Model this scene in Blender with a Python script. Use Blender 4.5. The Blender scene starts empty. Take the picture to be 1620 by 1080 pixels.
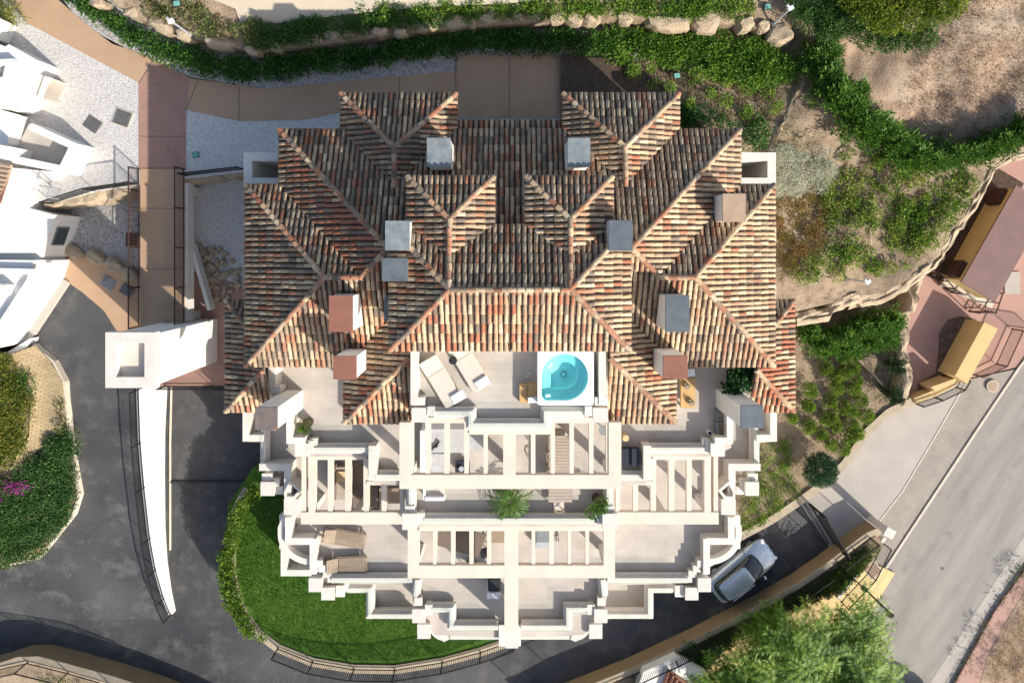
import bpy, bmesh, math, random
import numpy as np
from mathutils import Vector, Matrix, noise as mnoise
# ------------------------------------------------ camera, sky, sun, exposure
S = bpy.context.scene
COL = S.collection
H = 42.0; F = 1080.0; CX = 806.5; CY = 390.0
cam = bpy.data.objects.new('camera', bpy.data.cameras.new('camera')); COL.objects.link(cam)
cam.location = (0, 0, H); cam.data.lens = 24.0; cam.data.sensor_width = 36.0
cam.data.shift_x = 3.5/1620; cam.data.shift_y = -150/1620
cam.data.clip_end = 500; S.camera = cam
SUN_EL = math.radians(30.5); SUN_AZ = (0.735, -0.678)
sd = Vector((SUN_AZ[0]*math.cos(SUN_EL), SUN_AZ[1]*math.cos(SUN_EL), math.sin(SUN_EL))).normalized()
w = bpy.data.worlds.new('World'); S.world = w; w.use_nodes = True
nt = w.node_tree; bg = nt.nodes['Background']
sky = nt.nodes.new('ShaderNodeTexSky'); sky.sky_type = 'NISHITA'; sky.sun_disc = False
sky.ozone_density = .3; sky.dust_density = 2.0; sky.sun_elevation = SUN_EL; sky.sun_rotation = math.atan2(sd.x, sd.y)
nt.links.new(sky.outputs[0], bg.inputs[0]); bg.inputs[1].default_value = 0.14
sl = bpy.data.lights.new('sun', 'SUN'); sl.energy = 4.8; sl.angle = math.radians(0.5); sl.color = (1, .93, .82)
so = bpy.data.objects.new('sun', sl); COL.objects.link(so); so.location = (20, -20, 60)
so.rotation_euler = (-sd).to_track_quat('-Z', 'Y').to_euler()
S.view_settings.view_transform = 'Standard'; S.view_settings.look = 'None'
S.view_settings.exposure = 0.47; S.view_settings.gamma = 1
R = random.Random(7); NR = np.random.RandomState(5)

def W(px, py, z):                      # a point seen at (px,py) of the photo that lies at height z
    d = H - z
    return Vector(((px-CX)*d/F, -(py-CY)*d/F, z))
# ------------------------------------------------ materials
def mat(name, c1, c2=None, scale=1.0, rough=.85, bump=0.0, bscale=None, c3=None, s3=6.0, w3=.5, kind='noise', metal=0, spec=.3, coat=0, stretch=None):
    m = bpy.data.materials.new(name); m.use_nodes = True
    n = m.node_tree.nodes; l = m.node_tree.links; b = n['Principled BSDF']
    b.inputs['Roughness'].default_value = rough; b.inputs['Metallic'].default_value = metal
    b.inputs['Specular IOR Level'].default_value = spec; b.inputs['Coat Weight'].default_value = coat
    g = n.new('ShaderNodeNewGeometry'); pos = g.outputs['Position']
    if stretch:
        a1 = n.new('ShaderNodeMapping'); a1.inputs['Rotation'].default_value[2] = stretch[0]; a2 = n.new('ShaderNodeMapping'); a2.inputs['Scale'].default_value = (stretch[1], stretch[2], 1)
        l.new(pos, a1.inputs[0]); l.new(a1.outputs[0], a2.inputs[0]); pos = a2.outputs[0]
    if c2 is None: b.inputs['Base Color'].default_value = (*c1, 1)
    else:
        if kind == 'voronoi':
            t = n.new('ShaderNodeTexVoronoi'); t.inputs['Scale'].default_value = scale; fac = t.outputs['Color']
            sp = n.new('ShaderNodeSeparateColor'); l.new(fac, sp.inputs[0]); fac = sp.outputs[0]
        else:
            t = n.new('ShaderNodeTexNoise'); t.inputs['Scale'].default_value = scale; t.inputs['Detail'].default_value = 8
            t.inputs['Roughness'].default_value = .62
            r = n.new('ShaderNodeMapRange'); r.inputs[1].default_value = .32; r.inputs[2].default_value = .68
            l.new(t.outputs['Fac'], r.inputs[0]); fac = r.outputs[0]
        l.new(pos, t.inputs['Vector'])
        mx = n.new('ShaderNodeMix'); mx.data_type = 'RGBA'
        mx.inputs[6].default_value = (*c1, 1); mx.inputs[7].default_value = (*c2, 1); l.new(fac, mx.inputs[0])
        out = mx.outputs[2]
        if c3:
            t2 = n.new('ShaderNodeTexNoise'); t2.inputs['Scale'].default_value = s3; t2.inputs['Detail'].default_value = 12; t2.inputs['Roughness'].default_value = .68
            l.new(g.outputs['Position'], t2.inputs['Vector'])
            r2 = n.new('ShaderNodeMapRange'); r2.inputs[1].default_value = w3; r2.inputs[2].default_value = w3+.2
            l.new(t2.outputs['Fac'], r2.inputs[0])
            m2 = n.new('ShaderNodeMix'); m2.data_type = 'RGBA'; l.new(out, m2.inputs[6]); m2.inputs[7].default_value = (*c3, 1)
            l.new(r2.outputs[0], m2.inputs[0]); out = m2.outputs[2]
        l.new(out, b.inputs['Base Color'])
    if bump:
        if kind == 'voronoi':
            tb = n.new('ShaderNodeTexVoronoi'); tb.inputs['Scale'].default_value = scale; o = tb.outputs['Distance']
        else:
            tb = n.new('ShaderNodeTexNoise'); tb.inputs['Scale'].default_value = bscale or scale*4; tb.inputs['Detail'].default_value = 6; o = tb.outputs['Fac']
        l.new(g.outputs['Position'], tb.inputs['Vector'])
        bp = n.new('ShaderNodeBump'); bp.inputs['Strength'].default_value = abs(bump); bp.inputs['Distance'].default_value = .05
        if kind == 'voronoi': bp.invert = True
        l.new(o, bp.inputs['Height']); l.new(bp.outputs[0], b.inputs['Normal'])
    return m
def brickmat(name, c1, c2, cm, bw, bh, rot=0, mortar=.01, rough=.8, bump=.3, off=.5, extra=None):
    m = mat(name, c1, rough=rough); n = m.node_tree.nodes; l = m.node_tree.links; b = n['Principled BSDF']
    g = n.new('ShaderNodeNewGeometry'); mp = n.new('ShaderNodeMapping'); mp.inputs['Rotation'].default_value[2] = rot
    l.new(g.outputs['Position'], mp.inputs['Vector'])
    t = n.new('ShaderNodeTexBrick'); t.inputs['Scale'].default_value = 1; t.offset = off
    t.inputs['Brick Width'].default_value = bw; t.inputs['Row Height'].default_value = bh; t.inputs['Mortar Size'].default_value = mortar
    t.inputs['Color1'].default_value = (*c1, 1); t.inputs['Color2'].default_value = (*c2, 1); t.inputs['Mortar'].default_value = (*cm, 1)
    l.new(mp.outputs[0], t.inputs['Vector'])
    ns = n.new('ShaderNodeTexNoise'); ns.inputs['Scale'].default_value = .8; ns.inputs['Detail'].default_value = 8
    l.new(g.outputs['Position'], ns.inputs['Vector'])
    mr = n.new('ShaderNodeMapRange'); mr.inputs[1].default_value = .3; mr.inputs[2].default_value = .7; mr.inputs[3].default_value = .82; mr.inputs[4].default_value = 1.1
    l.new(ns.outputs['Fac'], mr.inputs[0])
    mx = n.new('ShaderNodeMix'); mx.data_type = 'RGBA'; mx.blend_type = 'MULTIPLY'; mx.inputs[0].default_value = 1
    l.new(t.outputs['Color'], mx.inputs[6]); l.new(mr.outputs[0], mx.inputs[7]); l.new(mx.outputs[2], b.inputs['Base Color'])
    bp = n.new('ShaderNodeBump'); bp.inputs['Strength'].default_value = bump; bp.inputs['Distance'].default_value = .02; bp.invert = True
    l.new(t.outputs['Fac'], bp.inputs['Height']); l.new(bp.outputs[0], b.inputs['Normal'])
    return m
def attrmat(name, rough=.75, dirt=None, trans=0.0, dlo=.56, dscale=2.2):
    m = bpy.data.materials.new(name); m.use_nodes = True
    n = m.node_tree.nodes; l = m.node_tree.links; b = n['Principled BSDF']; b.inputs['Roughness'].default_value = rough
    b.inputs['Specular IOR Level'].default_value = .25
    a = n.new('ShaderNodeAttribute'); a.attribute_name = 'col'; out = a.outputs['Color']
    g = n.new('ShaderNodeNewGeometry')
    if dirt:
        for sc, lo, hi, c, k in ((dscale, dlo, dlo+.16, dirt, .75), (14, .5, .66, (dirt[0]*.8, dirt[1]*.8, dirt[2]*.8), .7), (.35, .45, .65, (dirt[0]*1.7, dirt[1]*1.7, dirt[2]*1.7), .35)):
            t = n.new('ShaderNodeTexNoise'); t.inputs['Scale'].default_value = sc; t.inputs['Detail'].default_value = 9; t.inputs['Roughness'].default_value = .65
            l.new(g.outputs['Position'], t.inputs['Vector'])
            r = n.new('ShaderNodeMapRange'); r.inputs[1].default_value = lo; r.inputs[2].default_value = hi; r.inputs[4].default_value = k
            l.new(t.outputs['Fac'], r.inputs[0])
            mx = n.new('ShaderNodeMix'); mx.data_type = 'RGBA'; l.new(r.outputs[0], mx.inputs[0]); l.new(out, mx.inputs[6]); mx.inputs[7].default_value = (*c, 1); out = mx.outputs[2]
        tb = n.new('ShaderNodeTexNoise'); tb.inputs['Scale'].default_value = 18; tb.inputs['Detail'].default_value = 5
        l.new(g.outputs['Position'], tb.inputs['Vector'])
        bp = n.new('ShaderNodeBump'); bp.inputs['Strength'].default_value = .35; bp.inputs['Distance'].default_value = .03
        l.new(tb.outputs['Fac'], bp.inputs['Height']); l.new(bp.outputs[0], b.inputs['Normal'])
    l.new(out, b.inputs['Base Color'])
    if trans:
        tr = n.new('ShaderNodeBsdfTranslucent'); l.new(out, tr.inputs[0]); ms = n.new('ShaderNodeMixShader'); ms.inputs[0].default_value = trans
        l.new(b.outputs[0], ms.inputs[1]); l.new(tr.outputs[0], ms.inputs[2]); l.new(ms.outputs[0], n['Material Output'].inputs[0])
    return m
M = {}
M['white'] = mat('white_render', (.69, .66, .61), (.60, .565, .51), 1.3, .8, .08, 30, (.52, .485, .43), 1.7, .58)
M['bright'] = mat('white_paint', (.78, .765, .73), (.70, .685, .65), .9, .8, .05, 30, (.62, .6, .56), 1.4, .64)
M['beam'] = mat('cream_render', (.69, .605, .515), (.62, .54, .45), .7, .85, .1, 24, (.47, .41, .35), 1.3, .6)
M['pier'] = mat('pale_stone', (.66, .62, .575), (.57, .53, .485), 2.5, .8, .1)
M['floor'] = brickmat('terrace_tile', (.50, .455, .405), (.475, .43, .38), (.40, .36, .32), 1.2, .3, 0, .006, .6, .1)
M['clay'] = mat('clay_bed', (.16, .09, .06), (.1, .06, .04), 4)
M['tile'] = attrmat('roof_tile', .85, (.10, .082, .066))
M['capgrey'] = mat('slate_cap', (.14, .17, .19), (.25, .28, .29), 2.2, .6, .1, 20, (.35, .37, .36), 3, .6)
M['capslate'] = mat('dark_slate_cap', (.085, .105, .125), (.13, .15, .17), 2.2, .65, .1, 20)
M['captan'] = mat('tan_cap', (.42, .31, .22), (.34, .24, .17), 2, .8)
M['captc'] = mat('terracotta_cap', (.27, .12, .085), (.23, .1, .07), 2, .75)
M['capbr'] = mat('stained_cap', (.2, .15, .13), (.12, .11, .11), 2.6, .7, .1, 10, (.28, .14, .09), 1.2, .58)
M['asphalt'] = mat('dark_asphalt', (.036, .038, .042), (.085, .085, .088), .22, .6, .8, 11, (.118, .115, .11), .75, .5)
M['street'] = mat('street_asphalt', (.235, .215, .195), (.34, .315, .285), .9, .85, .4, 25, (.19, .178, .165), .55, .55, stretch=(-math.radians(56.7), .12, 1))
M['tan'] = mat('tan_concrete', (.46, .31, .2), (.40, .26, .165), .7, .8, .12, 20, (.35, .22, .14), 1.8, .6)
M['pink'] = mat('pink_concrete', (.38, .22, .17), (.31, .19, .15), 1.1, .75, .1, 20, (.22, .15, .12), 1.4, .55)
M['plaza'] = mat('pink_plaza', (.44, .27, .22), (.38, .225, .185), .8, .8, .1, 25, (.36, .22, .18), 2.2, .62)
M['greyslab'] = mat('grey_slab', (.3, .34, .36), (.22, .25, .27), 1.6, .6)
M['pebble'] = mat('white_pebble', (.46, .44, .42), (.74, .71, .68), 21, .8, .8, kind='voronoi', c3=(.22, .2, .19), s3=14, w3=.64)
M['pebble2'] = mat('grey_pebble', (.28, .265, .25), (.62, .6, .57), 17, .8, .9, kind='voronoi', c3=(.12, .1, .09), s3=4, w3=.52)
M['rock'] = mat('boulder', (.32, .25, .175), (.45, .36, .25), 2.6, .9, 1.0, 8, (.17, .135, .1), 2.4, .55)
M['rubble'] = mat('rubble', (.30, .22, .15), (.44, .34, .24), 2.2, .9, .6, 9)
M['rockwall'] = brickmat('rubble_wall', (.42, .32, .19), (.34, .25, .15), (.2, .14, .09), .5, .2, .5, .03, .9, .9)
M['stonecap'] = mat('stone_cap', (.46, .39, .29), (.37, .3, .21), 2.6, .85, .4, 18, (.26, .2, .13), 5, .6)
M['stonewall'] = brickmat('yellow_stone_slope', (.46, .37, .22), (.37, .29, .17), (.25, .19, .11), .38, .12, .2, .02, .9, .9)
M['soil'] = mat('soil', (.21, .155, .105), (.36, .275, .195), 1.6, .95, 1.0, 12, (.08, .06, .035), 2.2, .52)
M['dirt'] = mat('dry_dirt', (.46, .34, .245), (.25, .17, .12), 1.5, .95, 1.0, 13, (.40, .345, .27), .3, .5)
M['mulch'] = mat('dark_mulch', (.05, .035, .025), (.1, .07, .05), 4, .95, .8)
M['beige'] = mat('beige_concrete', (.52, .45, .35), (.46, .4, .31), .4, .85, .12, 25, (.3, .26, .2), 1.5, .68)
M['apron'] = mat('pale_concrete', (.44, .40, .355), (.36, .33, .295), .5, .8, .12, 30, (.33, .31, .29), 1.6, .62)
M['pavers'] = brickmat('paver', (.38, .34, .29), (.34, .3, .26), (.27, .235, .2), .2, .1, .55, .014, .85, .4)
M['kerb'] = mat('kerb_stone', (.6, .55, .46), (.5, .45, .37), 3, .8, .2)
M['lawn'] = mat('lawn_soil', (.06, .14, .015), (.09, .19, .025), 2.2, .95, .8, 30, (.10, .11, .035), .6, .62)
M['yellow'] = mat('yellow_render', (.62, .46, .22), (.57, .42, .2), 1.2, .85, .1)
M['yellowc'] = mat('yellow_concrete', (.72, .56, .28), (.64, .49, .24), 1.2, .85, .1)
M['maroon'] = mat('maroon_sheet', (.22, .135, .125), (.18, .115, .105), 1.2, .7, .15, 8, (.3, .24, .22), 2.5, .66)
M['black'] = mat('black_metal', (.014, .013, .013), rough=.8, metal=0)
M['rust'] = mat('brown_metal', (.05, .028, .022), (.08, .04, .03), 5, .6)
M['dark'] = mat('dark_plastic', (.025, .027, .03), rough=.45)
M['grate'] = mat('grey_grate', (.1, .1, .1), (.14, .14, .14), 8, .7)
M['teal'] = mat('green_plastic', (.12, .36, .3), (.2, .42, .36), 6, .6)
M['metal'] = mat('galvanised', (.55, .57, .6), (.45, .47, .5), 5, .4, metal=.4)
M['wood'] = mat('teak', (.33, .26, .19), (.26, .2, .145), 3, .7, .1)
M['wood2'] = mat('honey_wood', (.58, .38, .16), (.52, .33, .14), 2, .6)
M['greywood'] = mat('weathered_wood', (.42, .36, .3), (.36, .3, .25), 3, .8)
M['fabric'] = mat('cream_fabric', (.62, .56, .49), (.58, .52, .45), 4, .95, .1, 60)
M['whitefab'] = mat('white_fabric', (.8, .8, .82), (.7, .72, .77), 5, .9, .3, 9)
M['brownfab'] = mat('brown_fabric', (.2, .16, .13), (.16, .13, .11), 5, .95)
M['darkfab'] = mat('navy_fabric', (.02, .026, .04), (.03, .035, .05), 5, .8)
M['sand'] = mat('straw', (.66, .5, .3), (.6, .44, .26), 10, .9)
M['pot'] = mat('dark_pot', (.05, .04, .035), rough=.5)
M['tcpot'] = mat('clay_pot', (.35, .16, .1), rough=.8)
M['acrylic'] = mat('white_acrylic', (.82, .86, .88), rough=.15, spec=.5)
M['basin'] = mat('turquoise_shell', (.55, .9, .9), (.45, .85, .86), 3, .3, .0, None, (.85, .95, .95), 10, .58)
M['carpaint'] = mat('silver_blue_paint', (.5, .57, .64), (.46, .53, .6), 1.4, .25, metal=.5, coat=.8)
M['vanpaint'] = mat('dark_paint', (.03, .035, .04), rough=.3, coat=.8)
M['carglass'] = mat('car_glass', (.012, .02, .022), rough=.08, spec=.7)
M['rubber'] = mat('rubber', (.015, .015, .015), rough=.8)
M['trunk'] = mat('bark', (.16, .12, .085), (.1, .07, .05), 5, .95, .6)
M['leaf'] = attrmat('leaf', .5, None, .3)
def glass(name, tint, k, rough=.02):
    m = bpy.data.materials.new(name); m.use_nodes = True; n = m.node_tree.nodes; l = m.node_tree.links
    n.remove(n['Principled BSDF']); t = n.new('ShaderNodeBsdfTransparent'); t.inputs[0].default_value = (*tint, 1)
    g = n.new('ShaderNodeBsdfGlossy'); g.inputs['Roughness'].default_value = rough
    x = n.new('ShaderNodeMixShader'); x.inputs[0].default_value = k
    l.new(t.outputs[0], x.inputs[1]); l.new(g.outputs[0], x.inputs[2]); l.new(x.outputs[0], n['Material Output'].inputs[0]); return m
M['glass'] = glass('clear_glass', (.95, .985, .975), .08); M['water'] = glass('pool_water', (.80, .97, .98), .08, .05)
M['pane'] = mat('window_pane', (.05, .06, .065), rough=.1, spec=.6)
# ------------------------------------------------ mesh helpers
class MB:
    def __init__(s): s.v = []; s.f = []
    def add(s, vs, fs):
        o = len(s.v); s.v += [tuple(p) for p in vs]; s.f += [tuple(i+o for i in f) for f in fs]; return s
    def prism(s, top, z0, z1=None):     # top: plan points (x,y) or (x,y,z)
        n = len(top); t = [(p[0], p[1], p[2] if z1 is None else z1) for p in top]
        b = [(p[0], p[1], z0) for p in top]
        return s.add(t+b, [tuple(range(n)), tuple(range(2*n-1, n-1, -1))] + [(i, n+i, n+(i+1) % n, (i+1) % n) for i in range(n)])
    def box(s, x0, x1, y0, y1, z0, z1): return s.prism([(x0, y0), (x1, y0), (x1, y1), (x0, y1)], z0, z1)
    def pbox(s, a, b, c, d, z1, z0):    # photo rectangle a..c, b..d whose top is at z1
        return s.prism([W(a, d, z1), W(c, d, z1), W(c, b, z1), W(a, b, z1)], z0, z1)
    def bar(s, p, q, r, r2=None, n=4):
        p = Vector(p); q = Vector(q); d = (q-p); 
        if d.length < 1e-6: return s
        d.normalize(); a = d.orthogonal().normalized() if abs(d.z) > .95 else d.cross(Vector((0, 0, 1))).normalized(); b = d.cross(a)
        r2 = r if r2 is None else r2; vs = []
        for c, rr in ((p, r), (q, r2)):
            for i in range(n):
                t = 2*math.pi*(i+.5)/n; vs.append(c+a*math.cos(t)*rr*1.2+b*math.sin(t)*rr*1.2)
        return s.add(vs, [(i, (i+1) % n, n+(i+1) % n, n+i) for i in range(n)]+[tuple(range(n-1, -1, -1)), tuple(range(n, 2*n))])
    def cyl(s, c, r, z0, z1, n=20, r1=None):
        r1 = r if r1 is None else r1
        vs = [(c[0]+r*math.cos(2*math.pi*i/n), c[1]+r*math.sin(2*math.pi*i/n), z0) for i in range(n)]+[(c[0]+r1*math.cos(2*math.pi*i/n), c[1]+r1*math.sin(2*math.pi*i/n), z1) for i in range(n)]
        return s.add(vs, [(i, (i+1) % n, n+(i+1) % n, n+i) for i in range(n)]+[tuple(range(n-1, -1, -1)), tuple(range(n, 2*n))])
    def obox(s, c, lx, ly, z0, z1, a):  # oriented box about c
        ca, sa = math.cos(a), math.sin(a)
        return s.prism([(c[0]+x*ca-y*sa, c[1]+x*sa+y*ca) for x, y in ((-lx/2, -ly/2), (lx/2, -ly/2), (lx/2, ly/2), (-lx/2, ly/2))], z0, z1)
    def wall(s, pts, wd, ztop, zbot, side=0, closed=False):   # pts world xy(z) centre line; mitred
        P = [Vector((p[0], p[1])) for p in pts]; n = len(P); L = []; Rr = []
        for i in range(n):
            a = P[i]-P[i-1] if (i > 0 or closed) else P[1]-P[0]
            b = P[(i+1) % n]-P[i] if (i < n-1 or closed) else P[-1]-P[-2]
            a = a.normalized(); b = b.normalized(); na = Vector((-a.y, a.x)); nb = Vector((-b.y, b.x)); m = (na+nb)
            if m.length < .1: m = na
            m.normalize(); k = 1/max(.45, m.dot(na))
            L.append(P[i]+m*k*(wd*(.5+side*.5))); Rr.append(P[i]-m*k*(wd*(.5-side*.5)))
        zt = [(ztop if not callable(ztop) else ztop(i)) for i in range(n)]
        zb = [(zbot if not callable(zbot) else zbot(i)) for i in range(n)]
        vs = []
        for i in range(n): vs += [(L[i].x, L[i].y, zt[i]), (Rr[i].x, Rr[i].y, zt[i]), (Rr[i].x, Rr[i].y, zb[i]), (L[i].x, L[i].y, zb[i])]
        fs = []
        for i in range(n if closed else n-1):
            a = 4*i; b = 4*((i+1) % n)
            for k in range(4): fs.append((a+k, a+(k+1) % 4, b+(k+1) % 4, b+k))
        if not closed: fs += [(3, 2, 1, 0), (4*n-4, 4*n-3, 4*n-2, 4*n-1)]
        return s.add(vs, fs)
    def build(s, name, m, parent=None, smooth=False, bevel=0):
        return mkobj(name, s.v, s.f, m, parent, smooth, bevel=bevel)
def wloc(o): return o.matrix_world.translation if o.parent is None else wloc(o.parent)+o.location
def mkobj(name, v, f, m, parent=None, smooth=False, col=None, bevel=0):
    me = bpy.data.meshes.new(name); v = np.asarray(v, dtype=float).reshape(-1, 3)
    lo = v.min(0); hi = v.max(0); c = np.array([(lo[0]+hi[0])/2, (lo[1]+hi[1])/2, lo[2]])
    me.from_pydata((v-c).tolist(), [], f if isinstance(f, list) else f.tolist())
    if col is not None:
        a = me.attributes.new('col', 'FLOAT_COLOR', 'POINT'); cc = np.ones((len(v), 4), dtype=np.float32); cc[:, :3] = col; a.data.foreach_set('color', cc.ravel())
    if smooth: me.polygons.foreach_set('use_smooth', [True]*len(me.polygons))
    me.materials.append(m); o = bpy.data.objects.new(name, me); COL.objects.link(o)
    if parent: o.parent = parent; o.location = Vector(c)-PL[parent.name]
    else: o.location = c
    PL[o.name] = Vector(c)
    if len(v) < 5000 and col is None:
        b = bmesh.new(); b.from_mesh(me); bmesh.ops.recalc_face_normals(b, faces=b.faces)
        if bevel: bmesh.ops.bevel(b, geom=b.edges[:], offset=bevel, segments=2, affect='EDGES')
        b.to_mesh(me); b.free()
    return o
PL = {}
def empty(name, p):
    o = bpy.data.objects.new(name, None); COL.objects.link(o); o.location = p; o.empty_display_size = .2; PL[o.name] = Vector(p); return o
def tag(o, label=None, cat=None, group=None, kind=None):
    if label: o['label'] = label
    if cat: o['category'] = cat
    if group: o['group'] = group
    if kind: o['kind'] = kind
    return o
def thing(name, p, label, cat, group=None): return tag(empty(name, p), label, cat, group)
def inpoly(x, y, P):
    r = False; n = len(P)
    for i in range(n):
        a = P[i]; b = P[i-1]
        if (a[1] > y) != (b[1] > y) and x < (b[0]-a[0])*(y-a[1])/(b[1]-a[1])+a[0]: r = not r
    return r
def patch(name, P, zf, m, step=40, skirt=None, smooth=True):
    # a piece of ground traced in the photo, laid at its own height zf(px,py)
    if not callable(zf): z_ = zf; zf = lambda a, b: z_
    b = bmesh.new(); b.faces.new([b.verts.new((p[0], p[1], 0)) for p in P]); b.normal_update()
    if step:
        for ax in (0, 1):
            lo = min(p[ax] for p in P); hi = max(p[ax] for p in P); k = math.floor(lo/step)*step+step
            while k < hi:
                co = [0, 0, 0]; no = [0, 0, 0]; co[ax] = k+.013; no[ax] = 1
                bmesh.ops.bisect_plane(b, geom=b.verts[:]+b.edges[:]+b.faces[:], plane_co=co, plane_no=no); k += step
    bmesh.ops.triangulate(b, faces=b.faces[:])
    for v in b.verts: v.co = W(v.co.x, v.co.y, zf(v.co.x, v.co.y))
    bmesh.ops.recalc_face_normals(b, faces=b.faces[:])
    if sum(f.normal.z for f in b.faces) < 0: bmesh.ops.reverse_faces(b, faces=b.faces[:])
    if skirt is not None:
        e = [x for x in b.edges if x.is_boundary]
        for x in e: x.smooth = False
        r = bmesh.ops.extrude_edge_only(b, edges=e)
        for v in [g for g in r['geom'] if isinstance(g, bmesh.types.BMVert)]: v.co.z = skirt
    b.normal_update()
    for f in b.faces: f.smooth = smooth and abs(f.normal.z) > .6
    me = bpy.data.meshes.new(name); b.to_mesh(me); b.free(); me.materials.append(m)
    o = bpy.data.objects.new(name, me); COL.objects.link(o); PL[o.name] = Vector((0, 0, 0)); return o
def st(o): o['kind'] = 'structure'; return o
def mx(p): return 1613-p
# ------------------------------------------------ foliage
def leafmesh(name, C, D, size, aspect, pal, parent=None, m=None, jitter=.25, up=.55, cshade=None):
    """C: N x 3 leaf centres, D: N x 3 leaf directions"""
    n = len(C); D = D/np.maximum(1e-6, np.linalg.norm(D, axis=1))[:, None]
    rnd = NR.normal(size=(n, 3)); rnd[:, 2] += up*2
    side = np.cross(D, rnd); side /= np.maximum(1e-6, np.linalg.norm(side, axis=1))[:, None]
    s = size*(1+jitter*NR.uniform(-1, 1, n))[:, None]; wd = s*aspect
    v = np.empty((n, 4, 3)); v[:, 0] = C; v[:, 1] = C+D*s*.5+side*wd*.5; v[:, 2] = C+D*s; v[:, 3] = C+D*s*.5-side*wd*.5
    pal = np.array(pal); k = NR.uniform(0, 1, n)
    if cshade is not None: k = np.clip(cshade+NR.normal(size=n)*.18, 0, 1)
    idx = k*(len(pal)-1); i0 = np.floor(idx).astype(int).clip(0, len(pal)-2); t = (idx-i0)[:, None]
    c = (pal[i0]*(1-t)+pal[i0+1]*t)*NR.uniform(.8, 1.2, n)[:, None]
    col = np.repeat(c, 4, axis=0); f = np.arange(4*n).reshape(n, 4)
    return mkobj(name, v.reshape(-1, 3), f, m or M['leaf'], parent, False, col)
G1 = [(.035, .095, .01), (.085, .19, .02), (.16, .28, .03), (.26, .37, .05)]
G2 = [(.022, .07, .014), (.045, .13, .02), (.08, .18, .035)]
G3 = [(.05, .10, .015), (.11, .17, .02), (.2, .24, .04)]
GY = [(.12, .11, .03), (.2, .18, .04), (.28, .17, .04), (.3, .1, .04)]
GS = [(.36, .39, .28), (.5, .52, .4), (.62, .63, .5)]
GC = [(.025, .08, .014), (.06, .16, .022), (.12, .25, .035), (.2, .33, .05)]
GD = [(.35, .27, .14), (.45, .33, .15), (.28, .2, .1), (.2, .2, .06)]
GV = [(.06, .12, .02), (.12, .18, .04), (.24, .22, .1), (.22, .15, .08)]
def foliage(name, blobs, per, size, aspect, pal, parent=None, up=.55, shell=.55):
    """blobs: list of (x,y,z,rx,ry,rz) ellipsoids; leaves through their volume, denser towards the outside"""
    Cs = []; Ds = []; Ks = []
    for (x, y, z, rx, ry, rz) in blobs:
        k = max(6, int(per*(rx*ry*3.1+.5*rz*(rx+ry))))
        d = NR.normal(size=(k, 3)); d /= np.linalg.norm(d, axis=1)[:, None]; d[:, 2] = np.where(d[:, 2] < -.15, -d[:, 2], d[:, 2])
        r = shell+(1-shell)*NR.uniform(0, 1, k)**.6; r *= 1+.15*np.sin(d[:, 0]*5+x*3)*np.cos(d[:, 1]*6+y*2)
        c = np.array([x, y, z])+d*r[:, None]*np.array([rx, ry, rz]); Cs.append(c)
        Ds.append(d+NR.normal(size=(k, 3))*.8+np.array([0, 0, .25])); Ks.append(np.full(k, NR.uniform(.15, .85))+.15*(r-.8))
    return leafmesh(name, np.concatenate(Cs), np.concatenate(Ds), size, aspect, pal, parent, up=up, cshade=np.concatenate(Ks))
def scatter(P, n, sd, z, rmin, rmax, hz=1.0, ex=None):
    """clump ellipsoids scattered inside a traced outline"""
    r = random.Random(sd); out = []; xs = [p[0] for p in P]; ys = [p[1] for p in P]; t = 0
    zf = z if callable(z) else (lambda a, b: z)
    while len(out) < n and t < n*40:
        t += 1; a = r.uniform(min(xs), max(xs)); b = r.uniform(min(ys), max(ys))
        if inpoly(a, b, P):
            q = W(a, b, zf(a, b)); k = r.uniform(rmin, rmax); out.append((q.x, q.y, q.z, k, k*r.uniform(.8, 1.2), k*hz*r.uniform(.7, 1.2)))
    return out
def alongpath(pts, zf, step, r0, hz=1.0, jit=.2, sd=1):
    r = random.Random(sd); out = []; zf2 = zf if callable(zf) else (lambda a, b: zf)
    for a, b in zip(pts[:-1], pts[1:]):
        A = W(a[0], a[1], zf2(*a[:2])); B = W(b[0], b[1], zf2(*b[:2])); n = max(1, int((B-A).length/step))
        ra = a[2] if len(a) > 2 else r0; rb = b[2] if len(b) > 2 else r0
        for i in range(n):
            t = (i+r.random())/n; p = A.lerp(B, t); k = (ra+(rb-ra)*t)
            for q in range(2):
                out.append((p.x+r.uniform(-1, 1)*k*.6, p.y+r.uniform(-1, 1)*k*.6, p.z, k*r.uniform(.6, .9), k*r.uniform(.6, .9), k*hz*r.uniform(.8, 1.15)))
    return out
def trunk(parent, base, top, r, limbs, name='trunk'):
    b = MB(); base = Vector(base); top = Vector(top); b.bar(base, base.lerp(top, .5)+Vector((.04, .03, 0)), r, r*.75, 7); b.bar(base.lerp(top, .5)+Vector((.04, .03, 0)), top, r*.75, r*.4, 7)
    for q in limbs: b.bar(base.lerp(top, .5), q, r*.35, r*.1, 5)
    return b.build(name, M['trunk'], parent)
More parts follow.
